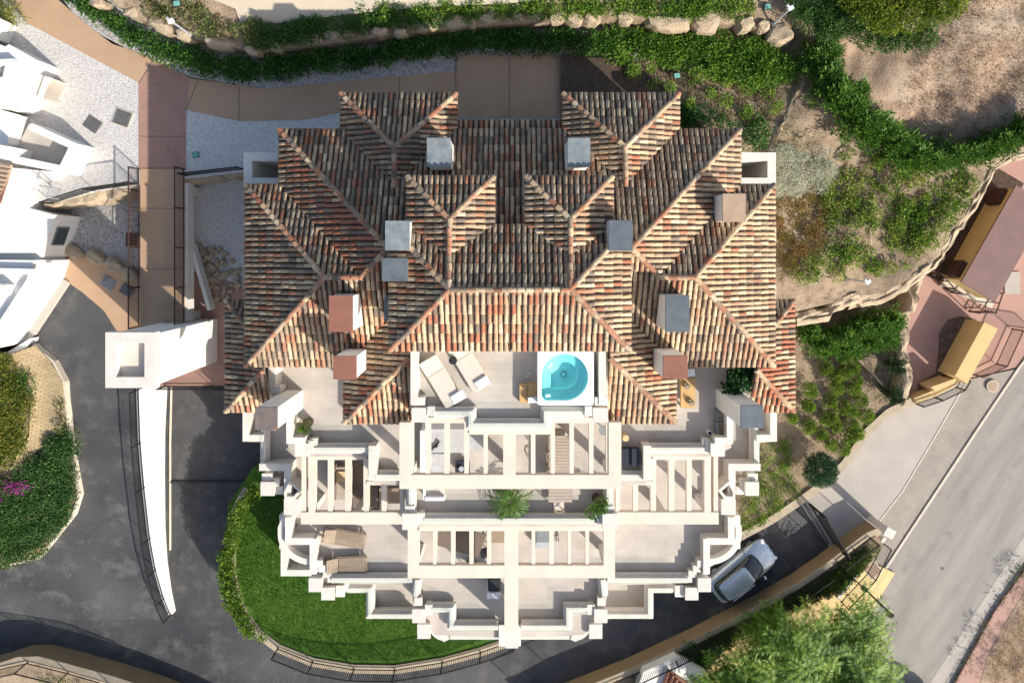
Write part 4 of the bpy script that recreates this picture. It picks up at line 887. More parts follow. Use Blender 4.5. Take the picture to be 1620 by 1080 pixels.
# white shed at the bottom
sh = thing('white_shed', W(1060, 1070, 1), 'white rendered shed with a patch of clay tiles at the bottom edge', 'shed')
q = MB(); q.prism([W(x, y, 1.7) for x, y in ((1000, 1110), (1018, 1062), (1070, 1038), (1116, 1062), (1125, 1110))], .9, 1.7); q.build('wall', M['bright'], sh)
q = MB(); q.prism([W(x, y, 1.8) for x, y in ((1046, 1090), (1058, 1059), (1100, 1088), (1090, 1110))], 1.71, 1.8); rf = q.build('roof', M['captc'], sh)
for k in range(5): q = MB(); q.bar(W(1058+k*9-k*2.6, 1061+k*6.3, 1.85), W(1044+k*8, 1098+k*6, 1.85), .08, n=6); q.build('tile_row', M['tcpot'], rf)
# ------------------------------------------------ cars
def car(p, ang, label, paint, sc=(1, 1, 1), cat='car', name='parked_car'):
    o = empty(name, (0, 0, 0)); tag(o, label, cat)
    def loft(st_, nm, m, parent, sub=2, cap=True):
        V = []; Fc = []; n = len(st_[0][1])
        for x, ring in st_:
            for (y, z) in ring: V.append((x, y, z))
        full = n
        for i in range(len(st_)-1):
            for k in range(n): Fc.append((i*n+k, i*n+(k+1) % n, (i+1)*n+(k+1) % n, (i+1)*n+k))
        Fc += [tuple(range(n-1, -1, -1)), tuple((len(st_)-1)*n+k for k in range(n))]
        ob = mkobj(nm, [(a*sc[0], b*sc[1], c*sc[2]) for a, b, c in V], Fc, M[m], parent, True); md = ob.modifiers.new('s', 'SUBSURF'); md.levels = sub; md.render_levels = sub; return ob
    def ring(w, zt_, zb_=.28, sh=.72):
        w *= 1.09; return [(-w*.55, zt_), (w*.55, zt_), (w*.9, zt_-.06), (w, sh if sh < zt_ else zt_-.12), (w*.98, .5), (w*.9, zb_), (-w*.9, zb_), (-w*.98, .5), (-w, sh if sh < zt_ else zt_-.12), (-w*.9, zt_-.06)]
    loft([(-2.2, ring(.62, .82, .4)), (-2.16, ring(.74, .92, .3)), (-1.9, ring(.84, 1.0)), (-1.2, ring(.89, 1.0)), (0, ring(.9, .98)), (.9, ring(.9, .96)), (1.5, ring(.87, .86)), (1.95, ring(.78, .74)), (2.12, ring(.66, .66, .34)), (2.2, ring(.48, .58, .4))], 'body', paint, o)
    def cab(w, wt, zt_, zb_=.9): return [(-wt*.6, zt_+.02), (wt*.6, zt_+.02), (wt, zt_-.02), (w, zb_), (-w, zb_), (-wt, zt_-.02)]
    gl = loft([(-2.0, cab(.66, .5, 1.08)), (-1.75, cab(.76, .62, 1.36)), (-1.2, cab(.8, .66, 1.48)), (-.2, cab(.82, .66, 1.5)), (.35, cab(.82, .62, 1.42)), (.8, cab(.8, .6, 1.2)), (1.2, cab(.76, .6, .95))], 'window_glass', 'carglass', o)
    def rr_(wt, z): return [(-wt, z-.04), (-wt*.6, z), (wt*.6, z), (wt, z-.04), (wt*.9, z-.06), (-wt*.9, z-.06)]
    loft([(-1.72, rr_(.5, 1.36)), (-1.6, rr_(.6, 1.44)), (-1.1, rr_(.67, 1.52)), (-.2, rr_(.67, 1.53)), (.22, rr_(.6, 1.48)), (.3, rr_(.5, 1.45))], 'roof', paint, o)
    for s in (-1, 1):
        q = MB(); q.bar((-1.5*sc[0], s*.6*sc[1], 1.56*sc[2]), (.1*sc[0], s*.62*sc[1], 1.56*sc[2]), .02); q.build('roof_rail', M['metal'], o)
        q = MB(); q.bar((.85*sc[0], s*.9*sc[1], 1.0*sc[2]), (.8*sc[0], s*1.06*sc[1], 1.04*sc[2]), .07, n=6); q.build('mirror', M[paint], o)
        q = MB(); q.obox((2.03*sc[0], s*.6*sc[1]), .2, .3, .6*sc[2], .7*sc[2], -s*.5); q.build('headlight', M['acrylic'], o, bevel=.02)
        q = MB(); q.bar((-2.15*sc[0], s*.66*sc[1], .8*sc[2]), (-2.05*sc[0], s*.74*sc[1], .8*sc[2]), .07); q.build('tail_light', M['captc'], o)
        for x in (-1.35, 1.35):
            c = Vector((x*sc[0], s*.74*sc[1], .32)); q = MB(); q.bar(c-Vector((0, .1, 0)), c+Vector((0, .1, 0)), .27, n=20); wl = q.build('wheel', M['rubber'], o); q = MB(); q.bar(c-Vector((0, .112, 0)), c+Vector((0, .112, 0)), .17, n=14); q.build('rim', M['metal'], wl)
    o.location = p; o.rotation_euler = (0, 0, ang); return o
a = W(1176, 905, .9); car((a.x, a.y, 0), math.radians(38.5), 'silver blue estate car driving up the dark ramp beside the building', 'carpaint')
a = W(1440, 1149, .6); car((a.x, a.y, 0), math.radians(55), 'unseen dark van added below the frame to cast a shadow on the street', 'vanpaint', (1.15, 1.3, 1.75), 'van', 'unseen_van')  # van out of view, added only to throw a shadow onto the street
# ------------------------------------------------ solarium furniture
def lounger(px, py, z, ang, L, wd, label, m_fr, m_cush, slats, group, towel=False, head=.3):
    c = W(px, py, z); o = empty('sun_lounger', (0, 0, 0)); tag(o, label, 'sun lounger', group)
    q = MB(); q.obox((0, 0), L, .05, .2, .27, 0); 
    q = MB(); hw = wd/2
    for s in (-1, 1): q.box(-L/2, L/2, s*hw-.025, s*hw+.025, .2, .28)
    q.box(-L/2, -L/2+.05, -hw, hw, .2, .28); q.box(L/2-.05, L/2, -hw, hw, .2, .28); q.build('frame', M[m_fr], o)
    for sx in (-1, 1):
        for sy in (-1, 1): x = sx*(L/2-.12); y = sy*(hw-.05); MB().box(x-.03, x+.03, y-.03, y+.03, 0, .2).build('leg', M[m_fr], o)
    s0 = L/2-L*head
    if slats:
        q = MB(); x = -L/2+.08
        while x < s0-.08: q.box(x, x+.085, -hw+.03, hw-.03, .285, .305); x += .1
        q.build('seat', M[m_cush], o); q = MB(); t = 0; L2 = L*head
        while t < L2-.09:
            x0 = s0+t*math.cos(.5); z0 = .3+t*math.sin(.5); x1 = s0+(t+.085)*math.cos(.5); z1 = .3+(t+.085)*math.sin(.5)
            q.add([(x0, -hw+.03, z0), (x0, hw-.03, z0), (x1, hw-.03, z1), (x1, -hw+.03, z1), (x0, -hw+.03, z0+.02), (x0, hw-.03, z0+.02), (x1, hw-.03, z1+.02), (x1, -hw+.03, z1+.02)], [(0, 1, 2, 3), (4, 5, 6, 7), (0, 1, 5, 4), (1, 2, 6, 5), (2, 3, 7, 6), (3, 0, 4, 7)]); t += .1
        q.build('backrest', M[m_cush], o)
    else:
        MB().box(-L/2+.02, s0, -hw, hw, .281, .37).build('seat', M[m_cush], o, bevel=.02)
        q = MB(); e = L*head; q.add([(s0+.01, -hw, .3), (s0+.01, hw, .3), (s0+e*.98, hw, .3+e*.15), (s0+e*.98, -hw, .3+e*.15), (s0+.01, -hw, .39), (s0+.01, hw, .39), (s0+e*.98, hw, .39+e*.15), (s0+e*.98, -hw, .39+e*.15)], [(0, 1, 2, 3), (4, 5, 6, 7), (0, 1, 5, 4), (1, 2, 6, 5), (2, 3, 7, 6), (3, 0, 4, 7)]); q.build('backrest', M[m_cush], o)
    o.location = c; o.rotation_euler = (0, 0, ang); return o
lounger(699, 601, 12, math.radians(121), 2.3, .84, 'cream sun lounger nearer the left parapet of the hot tub terrace', 'beam', 'fabric', False, 'cream loungers beside the hot tub')
lounger(742, 577, 12, math.radians(121), 2.3, .84, 'cream sun lounger nearer the hot tub', 'beam', 'fabric', False, 'cream loungers beside the hot tub')
lounger(546, 847, 6, math.radians(170), 2.25, .78, 'slatted wooden lounger turned askew below the pergola', 'wood', 'wood', True, 'slatted loungers on the lower left terrace')
lounger(550, 889, 6, math.radians(181), 2.15, .78, 'slatted wooden lounger parallel to the parapet', 'wood', 'wood', True, 'slatted loungers on the lower left terrace')
def towel(px, py, z, lx, ly, a, label, m='whitefab'):
    c = W(px, py, z); o = thing('folded_towel', c, label, 'towel'); MB().obox(c, lx, ly, z, z+.05, a).build('towel', M[m], o, bevel=.012); MB().obox(c, lx*.96, ly*.9, z+.051, z+.09, a+.05).build('fold', M[m], o, bevel=.012)
towel(725, 627, 12.38, .62, .42, math.radians(30), 'white folded towel on the lounger nearer the left parapet')
towel(763, 605, 12.38, .62, .42, math.radians(30), 'white folded towel on the lounger nearer the hot tub')
towel(842, 632, 12.42, .4, .26, 0, 'white folded towel on the wooden step of the hot tub')
c = W(716.5, 570, 12.55); o = thing('side_table', (c.x, c.y, 12), 'small round black side table between the cream loungers', 'side table'); MB().cyl(c, .18, 12.5, 12.55, 24).build('table_top', M['dark'], o); MB().cyl(c, .03, 12, 12.499).build('leg', M['dark'], o); MB().cyl(c, .14, 12.0, 12.02).build('base', M['dark'], o)
for k, (x, y) in enumerate(((836, 590), (833.5, 595.5))):
    c = W(x, y, 12.03); o = thing('flip_flop', c, 'pale flip-flop beside the hot tub, '+('the upper of the two' if k == 0 else 'the lower of the two'), 'flip-flop', 'pair of flip-flops'); MB().obox(c, .26, .1, 12.005, 12.03, -.5).build('sole', M['captan'] if 0 else M['fabric'], o, bevel=.01); q = MB(); q.bar((c.x-.02, c.y+.04, 12.05), (c.x+.05, c.y-.02, 12.06), .008); q.build('strap', M['acrylic'], o)
o = thing('wooden_step', W(836, 622, 12), 'two-tread wooden step beside the hot tub', 'step'); MB().pbox(836, 608, 851, 637, 12.42, 12.0).build('upper_tread', M['wood2'], o); MB().pbox(822, 608, 835.5, 637, 12.25, 12.0).build('lower_tread', M['wood2'], o)
# hot tub
o = thing('hot_tub', W(894, 597, 12), 'square white hot tub with a round turquoise basin', 'hot tub')
zt = 12.85; A = W(850.5, 641, zt); B_ = W(939.5, 554, zt); cx_, cy_ = W(893.5, 596.5, zt)[:2]; kk = (H-zt)/F; Rb = 37*kk
n = 64; inner = []; outer = []
for i in range(n):
    t = 2*math.pi*i/n; dx, dy = math.cos(t), math.sin(t); r_ = Rb
    if dx < 0 and dy < 0: r_ = min(Rb/max(abs(dx), abs(dy)), Rb*1.3)
    inner.append((cx_+dx*r_, cy_+dy*r_))
    tx = ((B_.x-cx_) if dx > 0 else (cx_-A.x))/max(1e-6, abs(dx)); ty = ((B_.y-cy_) if dy > 0 else (cy_-A.y))/max(1e-6, abs(dy)); k = min(tx, ty); outer.append((cx_+dx*k, cy_+dy*k))
V = [(x, y, zt) for x, y in outer]+[(x, y, zt) for x, y in inner]+[(x, y, 12.0) for x, y in outer]
mkobj('shell', V, [(i, (i+1) % n, n+(i+1) % n, n+i) for i in range(n)]+[(i, (i+1) % n, 2*n+(i+1) % n, 2*n+i) for i in range(n)], M['acrylic'], o)
lv = [(1.0, zt-.002), (.985, zt-.1), (.96, zt-.38), (.62, zt-.42), (.58, zt-.44), (.55, zt-.78), (.12, zt-.8)]; V = []
for s, z in lv: V += [(cx_+(x-cx_)*s, cy_+(y-cy_)*s, z) for x, y in inner]
mkobj('basin', V, [(j*n+i, j*n+(i+1) % n, (j+1)*n+(i+1) % n, (j+1)*n+i) for j in range(len(lv)-1) for i in range(n)]+[tuple((len(lv)-1)*n+i for i in range(n))], M['basin'], o, True)
q = MB(); q.prism([(cx_+(x-cx_)*.98, cy_+(y-cy_)*.98) for x, y in inner], zt-.13, zt-.12); wt = q.build('water', M['water'], o); wt['kind'] = 'structure' if False else wt.get('kind', 'part') if False else 'stuff'
del wt['kind']
MB().cyl((cx_, cy_), .13, zt-.8, zt-.7, 20).build('drain_ring', M['capgrey'], o); MB().cyl((cx_, cy_), .09, zt-.699, zt-.68, 20).build('drain_ring', M['basin'], o)
q = MB(); q.obox((cx_-Rb*.72, cy_-Rb*.8), .22, .14, zt-.11, zt-.02, .1); q.build('control_panel', M['basin'], o, bevel=.01)
# ------------------------------------------------ potted plants and planters
def potplant(px, py, z, r_, label, pal=G1, size=.1, ph=.4, fh=.35, pot='pot', asp=.4, cat='potted plant', per=160, off=(0, 0), blobs=None):
    c = W(px, py, z); o = thing('potted_plant', c, label, cat); MB().cyl(c, r_*.6, z, z+ph, 20, r_*.72).build('pot', M[pot], o); MB().cyl(c, r_*.64, z+ph-.03, z+ph+.01, 20).build('soil', M['mulch'], o)
    x, y = c.x+off[0], c.y+off[1]
    foliage('foliage', blobs or [(x, y, z+ph+fh*.5, r_, r_, fh)]+[(x+R.uniform(-.4, .4)*r_, y+R.uniform(-.4, .4)*r_, z+ph+fh*.8, r_*.5, r_*.5, fh*.6) for _ in range(5)], per, size, asp, pal, o); return o
potplant(490, 666, 9, .34, 'round green potted plant on the left terrace', pal=G1, per=320, off=(-.06, -.1))
potplant(943, 786, 9, .36, 'bushy potted plant in a black pot at the right end of the middle terrace', pal=G2+G1[2:], per=420, off=(.0, -.35), ph=.5, blobs=[(W(944, 803, 9.8).x+.28*math.cos(k), W(944, 803, 9.8).y+.28*math.sin(k*1.3), 9.75+.1*(k % 3), .3, .3, .3) for k in range(8)])
# fan palm
c = W(806, 784, 9); o = thing('potted_palm', c, 'potted palm with long arching fronds on the middle terrace', 'palm'); MB().cyl(c, .22, 9, 9.45, 20, .27).build('pot', M['pot'], o); MB().bar((c.x, c.y, 9.4), (c.x, c.y, 9.8), .07, .05, 8).build('trunk', M['trunk'], o)
C = []; D = []
for k in range(17):
    a = k*6.283/17+R.uniform(-.15, .15); L = R.uniform(.75, 1.15); q = c+Vector((0, 0, .75))
    for j in range(22):
        t = j/21; p = q+Vector((math.cos(a)*L*t, math.sin(a)*L*t, .5*t-.75*t*t)); dd = Vector((math.cos(a), math.sin(a), .3-1.2*t)); s_ = Vector((-math.sin(a), math.cos(a), 0))
        for sg in (-1, 1):
            C.append(p); D.append(dd*.9+s_*sg*.8*(1-.4*t)+Vector((0, 0, R.uniform(-.3, .1))))
leafmesh('fronds', np.array([tuple(x) for x in C]), np.array([tuple(x) for x in D]), .34, .09, [(.04, .1, .02), (.09, .18, .03), (.16, .26, .05)], o, up=1.5)
c = W(1160, 588, 9); o = thing('leafy_pot_plant', c, 'large dark green broad-leaved plant beside the right chimney', 'potted plant'); MB().cyl(c, .3, 9, 9.5, 20, .36).build('pot', M['captan'], o)
foliage('foliage', [(c.x+R.uniform(-.55, .5), c.y+R.uniform(-.75, .45), 9.9+R.uniform(-.2, .4), .35, .35, .3) for _ in range(14)], 55, .26, .65, [(.01, .05, .012), (.02, .085, .02), (.05, .15, .03)], o, up=1.6)
for k, (x, y, lab) in enumerate(((1142, 657, 'square grey planter with succulents, the upper of two on the right terrace'), (1142, 676, 'square grey planter with a round plant, the lower of two on the right terrace'))):
    c = W(x, y, 9.4); o = thing('square_planter', (c.x, c.y, 9), lab, 'planter'); q = MB(); q.wall([(c.x-.22, c.y-.22), (c.x+.22, c.y-.22), (c.x+.22, c.y+.22), (c.x-.22, c.y+.22)], .06, 9.42, 9.0, closed=True); q.build('box', M['capgrey'], o); MB().box(c.x-.19, c.x+.19, c.y-.19, c.y+.19, 9.0, 9.36).build('soil', M['soil'], o)
    foliage('foliage', [(c.x, c.y, 9.4, .13 if k else .16, .13, .14)], 700, .06, .4, G2 if k else GS, o)
c = W(1123, 685, 9.3); o = thing('round_pot', (c.x, c.y, 9), 'small round white pot at the corner of the right terrace', 'pot'); MB().cyl(c, .1, 9, 9.3, 20, .13).build('pot', M['acrylic'], o); MB().cyl(c, .09, 9.301, 9.31).build('soil', M['dark'], o)
# right terrace furniture
o = thing('wooden_daybed', W(1089, 620, 9), 'honey coloured wooden daybed on the right terrace', 'daybed'); MB().pbox(1077, 598, 1100, 645, 9.45, 9.3).build('seat', M['wood2'], o, bevel=.01); MB().pbox(1080, 580, 1101, 597, 9.7, 9.35).build('backrest', M['wood'], o)
for x, y in ((1079, 601), (1098, 601), (1079, 642), (1098, 642)): MB().pbox(x-1.5, y-1.5, x+1.5, y+1.5, 9.29, 9.0).build('leg', M['wood2'], o)
towel(1093, 589, 9.72, .36, .36, .1, 'white folded towel on the head end of the wooden daybed')
for x, y, lab in ((1086, 610, 'curled brown woven basket near the head of the daybed'), (1093, 636, 'curled brown woven basket near the foot of the daybed')):
    c = W(x, y, 9.47); o = thing('woven_basket', c, lab, 'basket'); MB().cyl(c, .13, 9.451, 9.58, 14, .16).build('basket', M['wood'], o); q = MB(); q.bar((c.x-.15, c.y, 9.57), (c.x, c.y+.1, 9.72), .02); q.bar((c.x, c.y+.1, 9.72), (c.x+.15, c.y, 9.57), .02); q.build('handle', M['trunk'], o)
c = W(990, 693, 9.3); o = thing('round_pouf', (c.x, c.y, 9), 'pale straw pouf beside the dark daybed', 'pouf'); MB().cyl(c, .17, 9, 9.3, 24, .17).build('cushion', M['sand'], o, bevel=.02); MB().cyl(c, .15, 9.301, 9.32, 24).build('top', M['sand'], o)
o = thing('dark_daybed', W(998, 723, 9), 'navy blue daybed in the right terrace corner', 'daybed'); MB().pbox(983, 709, 1011, 737, 9.45, 9.15).build('cushion', M['darkfab'], o, bevel=.02); MB().pbox(984, 710, 1010, 736, 9.149, 9.0).build('frame', M['black'], o); MB().pbox(999, 709, 1011, 737, 9.55, 9.451).build('pillow', M['darkfab'], o, bevel=.02)
# ------------------------------------------------ furniture under the pergolas
o = thing('white_sofa', W(690, 700, 9), 'white corner sofa under the left half of the upper pergola', 'sofa'); MB().pbox(667, 678, 735, 716, 9.42, 9.1).build('seat', M['sofagrey'], o, bevel=.02); MB().pbox(667, 668, 765, 679, 9.75, 9.1).build('backrest', M['bright'], o, bevel=.02); MB().pbox(664, 680, 674, 752, 9.6, 9.1).build('armrest', M['bright'], o, bevel=.02); MB().pbox(675, 717, 705, 751, 9.4, 9.1).build('seat', M['sofagrey'], o, bevel=.02); MB().pbox(736, 680, 768, 714, 9.44, 9.1).build('seat', M['sofagrey'], o, bevel=.02)
c = W(690, 705, 9.46); o = thing('black_scarf', c, 'curved black scarf lying on the white sofa', 'scarf'); q = MB(); pts = [W(x, y, 9.5) for x, y in ((684, 712), (686, 707), (692, 705), (695, 698))]
for a, b_ in zip(pts[:-1], pts[1:]): q.bar(a, b_, .055, n=6)
q.build('fabric', M['dark'], o)
o = thing('fire_table', W(728, 740, 9), 'square black table with a glass bowl under the upper pergola', 'table'); MB().pbox(720, 729, 743, 750, 9.4, 9.33).build('table_top', M['darkfab'], o); MB().pbox(723, 731, 740, 747, 9.329, 9.0).build('base', M['black'], o); c = W(730, 741, 9.45); MB().cyl(c, .1, 9.401, 9.5, 16, .13).build('bowl', M['metal'], o)
def chair(px, py, z, ang, label, group, m='wood', mc='fabric', w=.5):
    o = empty('chair', (0, 0, 0)); tag(o, label, 'chair', group); MB().box(-w/2, w/2, -w/2, w/2, .4, .46).build('seat', M[mc], o, bevel=.01)
    q = MB(); 
    for k in range(7): t = -1.2+k*.4; t2 = t+.4; 
    pts = [Vector((-w/2*math.cos(a), w/2*math.sin(a), .8)) for a in [-1.3+k*.37 for k in range(8)]]
    for a, b_ in zip(pts[:-1], pts[1:]): q.bar(a, b_, .025, n=6); q.bar(a-Vector((0, 0, .16)), b_-Vector((0, 0, .16)), .02, n=6)
    q.build('backrest', M[m], o)
    for sx in (-1, 1):
        for sy in (-1, 1): MB().bar((sx*(w/2-.03), sy*(w/2-.03), 0), (sx*(w/2-.03), sy*(w/2-.03), .399 if sx > 0 else .8), .02, n=6).build('leg', M[m], o)
    o.location = W(px, py, z); o.rotation_euler = (0, 0, ang); return o
o = thing('dining_table', W(886, 740, 9), 'long slatted wooden dining table under the upper pergola', 'table'); q = MB(); a = W(868, 794, 9.75); c = W(905, 688, 9.75); y = a.y
while y < c.y-.1: q.box(a.x, c.x, y, y+.135, 9.71, 9.75); y += .15
q.build('table_top', M['greywood'], o); 
for x, y in ((a.x+.08, a.y+.1), (c.x-.08, a.y+.1), (a.x+.08, c.y-.12), (c.x-.08, c.y-.12)): MB().box(x-.04, x+.04, y-.04, y+.04, 9, 9.709).build('leg', M['greywood'], o)
MB().box(a.x+.05, c.x-.05, a.y+.05, c.y-.07, 9.64, 9.705).build('apron', M['wood'], o)
cg = 'wooden chairs round the slatted dining table'
chair(871, 714, 9, 0, 'wooden chair tucked under the left side of the dining table, nearer the parapet above', cg); chair(871, 741, 9, 0, 'wooden chair tucked under the left side of the dining table, nearer the cross beam', cg)
chair(883, 793, 9, math.pi/2, 'wooden chair at the foot of the dining table by the glass parapet', cg); chair(884, 681, 9, -math.pi/2, 'wooden chair at the head of the dining table', cg)
o = thing('white_armchair', W(687, 780, 9), 'white armchair beside the left end of the glass parapet', 'armchair'); MB().pbox(672, 770, 703, 791, 9.42, 9.05).build('seat', M['fabric'], o, bevel=.02); MB().pbox(672, 786, 703, 792, 9.65, 9.05).build('backrest', M['whitefab'], o, bevel=.015); MB().pbox(669, 772, 673, 791, 9.6, 9.05).build('armrest', M['whitefab'], o, bevel=.01)
c = W(955, 680, 9.6); o = thing('round_table', (c.x, c.y, 9), 'small round grey table at the right end of the upper pergola', 'table'); MB().cyl(c, .24, 9.6, 9.64, 24).build('table_top', M['capgrey'], o); MB().cyl(c, .03, 9, 9.599).build('leg', M['metal'], o)
# lower left pergola
o = thing('brown_sofa', W(540, 760, 6), 'brown outdoor sofa with tan cushions under the left pergola', 'sofa'); MB().pbox(528, 738, 556, 790, 6.42, 6.05).build('seat', M['greywood'], o, bevel=.02); MB().pbox(524, 736, 530, 792, 6.75, 6.05).build('backrest', M['brownfab'], o, bevel=.02); MB().pbox(530, 745, 554, 762, 6.5, 6.421).build('cushion', M['sand'], o, bevel=.02)
o = thing('brown_bench', W(620, 785, 6), 'brown outdoor bench under the right end of the left pergola', 'bench'); MB().pbox(600, 772, 634, 796, 6.42, 6.3).build('seat', M['wood'], o); MB().pbox(602, 774, 608, 794, 6.299, 6).build('leg', M['wood'], o); MB().pbox(626, 774, 632, 794, 6.299, 6).build('leg', M['wood'], o)
o = thing('outdoor_rug', W(575, 770, 6), 'dark rug between the brown sofa and bench', 'rug'); MB().pbox(556, 725, 600, 806, 6.015, 6.003).build('rug', M['darkfab'], o); MB().pbox(558, 727, 598, 804, 6.02, 6.016).build('border', M['brownfab'], o)
# lower centre
o = thing('corner_table', W(728, 855, 6), 'large dark brown table turned at an angle under the lower pergola', 'table'); q = MB(); q.prism([W(x, y, 6.7) for x, y in ((696, 830), (770, 845), (756, 882), (691, 862))], 6.63, 6.7); q.build('table_top', M['brownfab'], o)
for x, y in ((702, 836), (764, 849), (753, 874), (696, 858)): p = W(x, y, 6.63); MB().bar((p.x, p.y, 6), (p.x, p.y, 6.629), .04).build('leg', M['dark'], o)
chair(745, 890, 6, 1.3, 'dark chair at the lower edge of the brown angled table', 'dark chairs round the angled table', 'dark', 'dark'); chair(768, 868, 6, 3.4, 'dark chair at the right end of the brown angled table', 'dark chairs round the angled table', 'dark', 'dark')
o = thing('wooden_chest', W(788, 846, 6), 'small wooden chest beside the central column of the lower pergola', 'chest'); MB().pbox(778, 836, 797, 857, 6.5, 6.1).build('box', M['wood2'], o, bevel=.01); MB().pbox(777, 835, 798, 858, 6.54, 6.501).build('lid', M['wood'], o, bevel=.005)
o = thing('grill', W(780, 930, 6), 'covered black barbecue grill with a blue-white side shelf', 'barbecue'); MB().pbox(772, 914, 792, 936, 7.0, 6.6).build('hood', M['dark'], o, bevel=.06); MB().pbox(770, 936.5, 791, 947, 6.85, 6.78).build('side_shelf', M['whitefab'], o, bevel=.01); MB().pbox(773, 916, 791, 934, 6.59, 6.1).build('cabinet', M['black'], o); q = MB(); q.bar(W(771, 917, 6.9), W(771, 934, 6.9), .015); q.build('handle', M['metal'], o)
for x, y in ((775, 919), (789, 919), (775, 931), (789, 931)): MB().pbox(x-1, y-1, x+1, y+1, 6.09, 6).build('wheel', M['rubber'], o)
o = thing('storage_box', W(858, 852, 6), 'grey storage box with a folded pale cover under the lower right pergola', 'box'); MB().pbox(848, 836, 870, 858, 6.7, 6).build('box', M['capgrey'], o, bevel=.02); MB().pbox(847, 856, 872, 866, 6.45, 6.0).build('cover', M['metal'], o, bevel=.03)
o = thing('folded_chair', W(880, 846, 6), 'folded dark chair leaning beside the grey storage box', 'chair'); q = MB(); q.bar(W(878, 838, 6.9), W(880, 856, 6.05), .02); q.bar(W(882, 838, 6.9), W(884, 856, 6.05), .02); q.build('frame', M['dark'], o); q = MB(); q.prism([W(878, 840, 6.6), W(883, 840, 6.6), W(884, 852, 6.6), W(880, 852, 6.6)], 6.2, 6.25); q.build('seat', M['brownfab'], o)
# ------------------------------------------------ boulders
rg = 'boulders between the hedge and the upper bank'
BR = [(165, 8, 14, 10), (205, 6, 20, 12), (222, 26, 12, 9), (262, 42, 24, 13), (300, 58, 14, 11), (356, 72, 26, 10), (408, 84, 13, 8), (442, 78, 10, 8), (500, 66, 16, 9), (530, 61, 16, 9), (556, 58, 10, 7), (604, 54, 17, 9), (636, 56, 11, 7), (672, 44, 21, 10), (722, 40, 24, 11), (748, 42, 8, 8), (778, 32, 28, 11), (818, 32, 10, 8), (848, 30, 16, 9), (880, 32, 12, 11), (908, 34, 14, 11), (934, 33, 15, 12), (985, 32, 14, 10), (1052, 40, 37, 14), (1112, 38, 23, 20), (1172, 42, 15, 13), (1200, 46, 11, 10), (1228, 58, 21, 17)]
def side(x): return 'left end' if x < 330 else 'shaded middle' if x < 870 else 'sunny right end'
for i, (x, y, rx, ry) in enumerate(BR):
    big = 'broad' if rx > 20 else 'mid-sized' if rx > 12 else 'small'
    rock(x, y+2, 5.5, rx, ry, R.uniform(-.25, .25)-(.45 if x < 320 else 0), 1.0, i+1, '%s tan boulder, %s from the left in the row above the hedge' % (big, ordinal(i)), rg)
for i, (x, y, rx, ry) in enumerate(((110, 322, 24, 9), (140, 318, 26, 10), (172, 313, 26, 12), (200, 306, 18, 12))):
    rock(x, y, 3.4, rx, ry, .15, 1.5, 50+i, 'yellow rock below the railing left of the footbridge, %s from the left' % ordinal(i), 'yellow rocks below the left railing')
for i, (x, y, rx, ry) in enumerate(((120, 398, 16, 10), (155, 408, 18, 11), (185, 420, 17, 11), (208, 432, 13, 10))):
    rock(x, y, 3.0, rx, ry, -.5, .5, 60+i, 'mossy yellow rock beside the lower tan walkway, %s from the white house' % ordinal(i), 'mossy rocks beside the lower walkway')
for i, (x, y, rx, ry) in enumerate(((318, 280, 24, 8), (350, 276, 22, 8), (380, 272, 16, 8))):
    rock(x, y+6, 3.6, rx, ry, .08, 1.35, 70+i, 'layered tan rock below the railing right of the footbridge, %s from the bridge' % ordinal(i), 'tan rocks below the right railing')
rr = random.Random(3); k = 0; RPOLY = [(304, 388), (330, 384), (362, 400), (384, 440), (366, 482), (330, 478), (310, 440)]
while k < 120:
    x, y = rr.uniform(300, 390), rr.uniform(380, 500)
    if not inpoly(x, y, RPOLY): continue
    rock(x, y, 2.95+rr.uniform(0, .12), rr.uniform(3.2, 7), rr.uniform(2.6, 5), rr.uniform(0, 3), rr.uniform(.15, .3), 100+k, 'rough brown stone in the rubble heap between the footbridge and the roof', 'rubble stones beside the footbridge', 'stone', M['rubble'], 7, 'stone'); k += 1
E1 = [(1256, 493), (1285, 488), (1312, 483), (1338, 475), (1362, 468), (1386, 462), (1408, 452), (1428, 442), (1448, 428), (1466, 416)]
E2 = [(1466, 416), (1482, 402), (1496, 386), (1508, 366), (1520, 344), (1532, 326), (1544, 304), (1556, 284), (1566, 264), (1600, 244), (1650, 232)]
ledge('rock_ledge', E1, 1.0, .45, lambda x, y: zhill(x, y)-.35, 'pale rock ledge above the conifers right of the building', 1)
ledge('rock_ledge', E1[3:], .7, .4, lambda x, y: zhill(x, y)-.9, 'lower band of the pale rock ledge above the plaza corner', 6)
ledge('rock_ledge', E2, .6, .35, lambda x, y: zhill(x, y)-.3, 'thin cream rock edge above the utility house', 2)
ledge('rock_ledge', [(1446, 440), (1436, 462), (1428, 490), (1432, 525), (1426, 560), (1428, 600), (1420, 632)], 1.0, .8, lambda x, y: .8, 'pale stacked rock ledge between the conifers and the pink plaza', 3)
ledge('rock_ledge', [(1264, 122), (1260, 150), (1252, 176), (1242, 196), (1228, 216), (1214, 240)], .45, .3, lambda x, y: zhill(x, y)-.15, 'cream rock ledge on the slope behind the north-east roof', 4)
ledge('rock_ledge', [(1356, 205), (1338, 226), (1322, 246), (1310, 268), (1296, 296)], .35, .25, lambda x, y: zhill(x, y)-.12, 'thin cream ledge beside the silvery cushion shrub', 5)
ledge('rock_ledge', [(1396, 250), (1386, 285), (1378, 320), (1372, 355), (1378, 400)], .2, .18, lambda x, y: zhill(x, y)-.08, 'narrow broken ledge running down the middle of the slope', 7)
